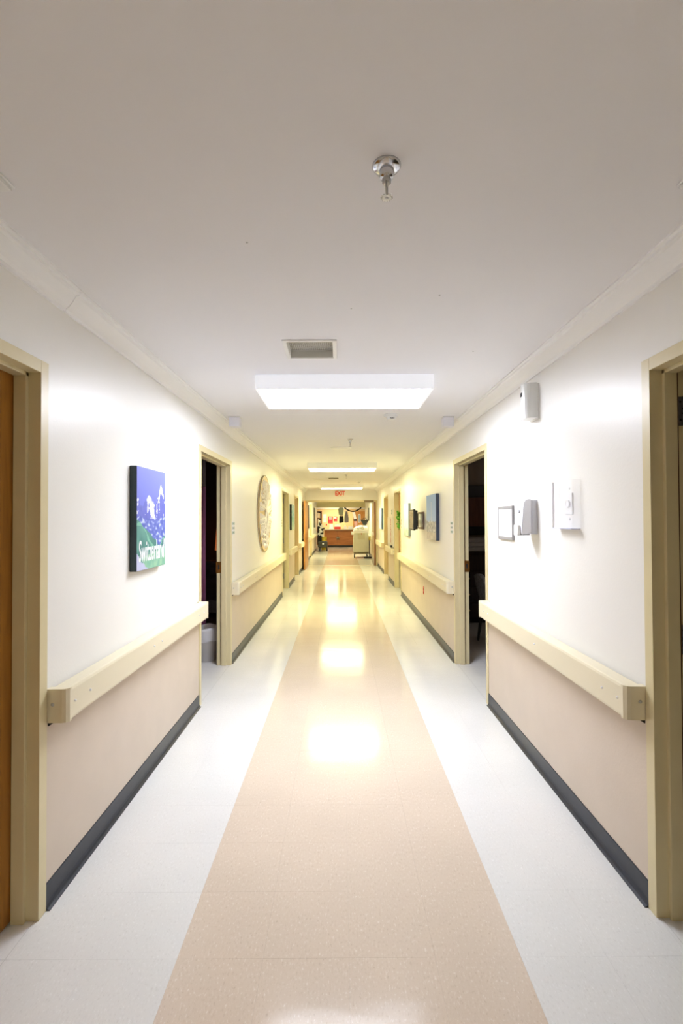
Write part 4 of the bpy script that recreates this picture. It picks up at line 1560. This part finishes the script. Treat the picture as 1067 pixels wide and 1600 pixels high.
box_part('sheet', mat('chart_blue', (.33, .40, .44), .5), root, 1.075, 1.165, Y_NS - .024, Y_NS - .0205, 1.38, 1.80)

# ------------------------------------------------------------------ draped chair by the far wall
CH = .08
ch = thing('padded_chair', 'dark grey padded chair against the wall near the reception', 'chair', (-.84, 23.62, 0))
M_SEAT = mat('chair_charcoal', (.055, .055, .05), .7, var=.2, vscale=20)
box_part('seat', M_SEAT, ch, -1.19 + CH, -.655, 23.42, 23.90, .17, .47, .05, 3)
bm = bm_new(); add_cyl(bm, (-.86, 23.419, .36), .045, -.006, 'Y', 16, bev=.002)
tag(mk('round_badge', bm, M_PALEGREY, ch), 'pale round badge')
box_part('backrest', M_BLACKF, ch, -1.215 + CH, -1.02 + CH, 23.80, 23.95, .40, 1.15, .03, 2)
for x, y in ((-1.02, 23.46), (-.70, 23.46), (-1.02, 23.88), (-.70, 23.88)):
    bm = bm_new(); add_tube(bm, [(x + (.02 if x > -.9 else -.02), y, .0), (x, y, .19)], [.028, .034], 8); mk('leg', bm, M_BLACK, ch)
# cow-print throw over the back
def cowmat():
    m, t, b = nt('cow_print')
    g = t.nodes.new('ShaderNodeNewGeometry')
    n = t.nodes.new('ShaderNodeTexNoise'); n.inputs['Scale'].default_value = 7.5; n.inputs['Detail'].default_value = 1
    r = t.nodes.new('ShaderNodeValToRGB'); r.color_ramp.interpolation = 'CONSTANT'
    r.color_ramp.elements[0].color = (.015, .015, .02, 1); r.color_ramp.elements[1].color = (.75, .75, .73, 1); r.color_ramp.elements[1].position = .47
    t.links.new(g.outputs['Position'], n.inputs['Vector']); t.links.new(n.outputs['Fac'], r.inputs['Fac']); t.links.new(r.outputs[0], b.inputs['Base Color'])
    b.inputs['Roughness'].default_value = .8
    return m


bm = bm_new()
P_ = [(-1.22, .80), (-1.12, .72), (-1.06, .84), (-.985, .62), (-.93, .72), (-.95, .95), (-.93, 1.10), (-1.0, 1.30), (-1.07, 1.43), (-1.18, 1.42), (-1.225, 1.2)]
add_prism(bm, [(x + CH, z) for x, z in P_], 'Y', 23.70, 23.78)
bmesh.ops.bevel(bm, geom=list(bm.edges), offset=.02, segments=2, affect='EDGES')
tag(mk('cow_print_throw', bm, cowmat()), 'black and white cow print throw draped over the padded chair', 'throw')
bm = bm_new(); add_lathe(bm, [(0, 0), (.12, 0), (.145, .46), (.15, .66), (.14, .66), (.115, .01), (0, .01)], (-.86, 24.45, 0), n=24)
tag(mk('yellow_bin', bm, mat('bin_yellow', (.66, .50, .03), .5)), 'yellow bin between the padded chair and the reception desk', 'bin')

# ------------------------------------------------------------------ linen cart
ct = thing('linen_cart', 'white covered linen cart on casters near the double doors', 'cart', (.81, 19.5, 0))
M_CART = mat('cart_cream', (.58, .58, .48), .55, var=.03, vscale=6)
y0, y1 = 19.2, 19.85
bm = bm_new()
rows = []
for z, a, b in ((.235, .500, 1.128), (.5, .506, 1.122), (.8, .52, 1.11), (1.0, .535, 1.095)):
    rows.append([bm.verts.new(p) for p in ((a, y0, z), (b, y0, z), (b, y1, z), (a, y1, z))])
for p, q in zip(rows, rows[1:]):
    for k in range(4):
        bm.faces.new((p[k], p[(k + 1) % 4], q[(k + 1) % 4], q[k]))
bm.faces.new(rows[0][::-1]); bm.faces.new(rows[-1])
bmesh.ops.bevel(bm, geom=list(bm.edges), offset=.015, segments=2, affect='EDGES')
mk('body', bm, M_CART, ct)
box_part('front_flap', mat('flap_khaki', (.52, .50, .36), .6), ct, .68, .97, y0 - .002, y0 + .012, .735, 1.0, .004)
bm = bm_new(); add_prism(bm, [(.805, .985), (.845, .985), (.825, .925)], 'Y', y0 - .006, y0 - .001); mk('red_mark', bm, mat('cart_red', (.45, .06, .05), .5), ct)
box_part('top_tray', M_WHITE, ct, .515, 1.11, y0 - .02, y1 + .01, 1.0, 1.12, .018, 2)
box_part('back_ledge', M_WHITE, ct, .70, 1.10, y1 - .12, y1 - .01, 1.12, 1.30, .015, 2)
box_part('side_handle', M_WHITE, ct, .42, .52, 19.24, 19.34, .93, 1.05, .02, 2)
box_part('under_frame', mat('cart_underframe', (.20, .18, .11), .6), ct, .53, 1.10, y0 + .02, y1 - .02, .16, .235, .008)
for x, y in ((.555, 19.26), (1.06, 19.26), (.555, 19.8), (1.06, 19.8)):
    bm = bm_new()
    add_box(bm, x - .028, x - .022, y - .03, y + .03, .07, .16); add_box(bm, x + .022, x + .028, y - .03, y + .03, .07, .16)
    fk = mk('caster', bm, M_STEEL, ct)
    bm = bm_new(); add_cyl(bm, (x - .018, y, .062), .062, .036, 'X', 20, bev=.008); mk('wheel', bm, M_BLACK, fk)
root = thing('linen_pile', 'crumpled white linen piled on the linen cart', 'linen', (.72, 19.45, 1.12))
R7 = random.Random(4)
for k in range(3):
    bm = bm_new()
    bmesh.ops.create_icosphere(bm, subdivisions=3, radius=1)
    c0 = Vector((.66 + .16 * k, 19.36 + .03 * k, 1.17 + .035 * (k % 2)))
    for v in bm.verts:
        d = 1 + .28 * noise.noise(v.co * 2.2 + Vector((k * 5, 0, 0)))
        v.co = Vector((v.co.x * .125 * d, v.co.y * .12 * d, max(v.co.z, -.6) * .085 * d)) + c0
    mk('crumpled_sheet', bm, M_PAPER, root)
root = thing('black_bag', 'black bag with flared top on the linen cart', 'bag', (.98, 19.48, 1.22))
bm = bm_new()
rows = []
for z, a, b, dp in ((1.30, .93, 1.04, .06), (1.38, .90, 1.08, .08), (1.47, .84, 1.13, .09), (1.53, .80, 1.16, .09)):
    rows.append([bm.verts.new(p) for p in ((a, 19.79 - dp, z), (b, 19.79 - dp, z), (b, 19.79 + dp, z), (a, 19.79 + dp, z))])
for p, q in zip(rows, rows[1:]):
    for k in range(4):
        bm.faces.new((p[k], p[(k + 1) % 4], q[(k + 1) % 4], q[k]))
bm.faces.new(rows[0][::-1]); bm.faces.new(rows[-1])
bmesh.ops.bevel(bm, geom=list(bm.edges), offset=.012, segments=2, affect='EDGES')
mk('bag_body', bm, M_BLACK, root)
bm = bm_new(); add_tube(bm, [(.88, 19.79, 1.53), (.93, 19.79, 1.60), (1.03, 19.79, 1.60), (1.08, 19.79, 1.53)], .010, 8); mk('strap', bm, M_BLACK, root)

# black floor stand beside the cart
st = thing('floor_stand', 'black pole stand on a flat foot beside the linen cart', 'stand', (1.15, 19.05, 0))
box_part('foot', M_BLACK, st, .92, 1.215, 18.95, 19.16, 0, .07, .01)
bm = bm_new(); add_box(bm, 1.12, 1.165, 19.03, 19.07, .07, .72, .004); mk('pole', bm, M_BLACK, st)
box_part('head', mat('stand_yellow', (.50, .40, .08), .5), st, 1.10, 1.19, 19.01, 19.09, .72, .83, .01)
for o in bpy.data.objects:
    if o.name in ('carved_medallion', 'notice_board', 'sky_canvas'):
        o.location.x += -.002 if o.location.x > 0 else .003      # hung a hair off the plaster
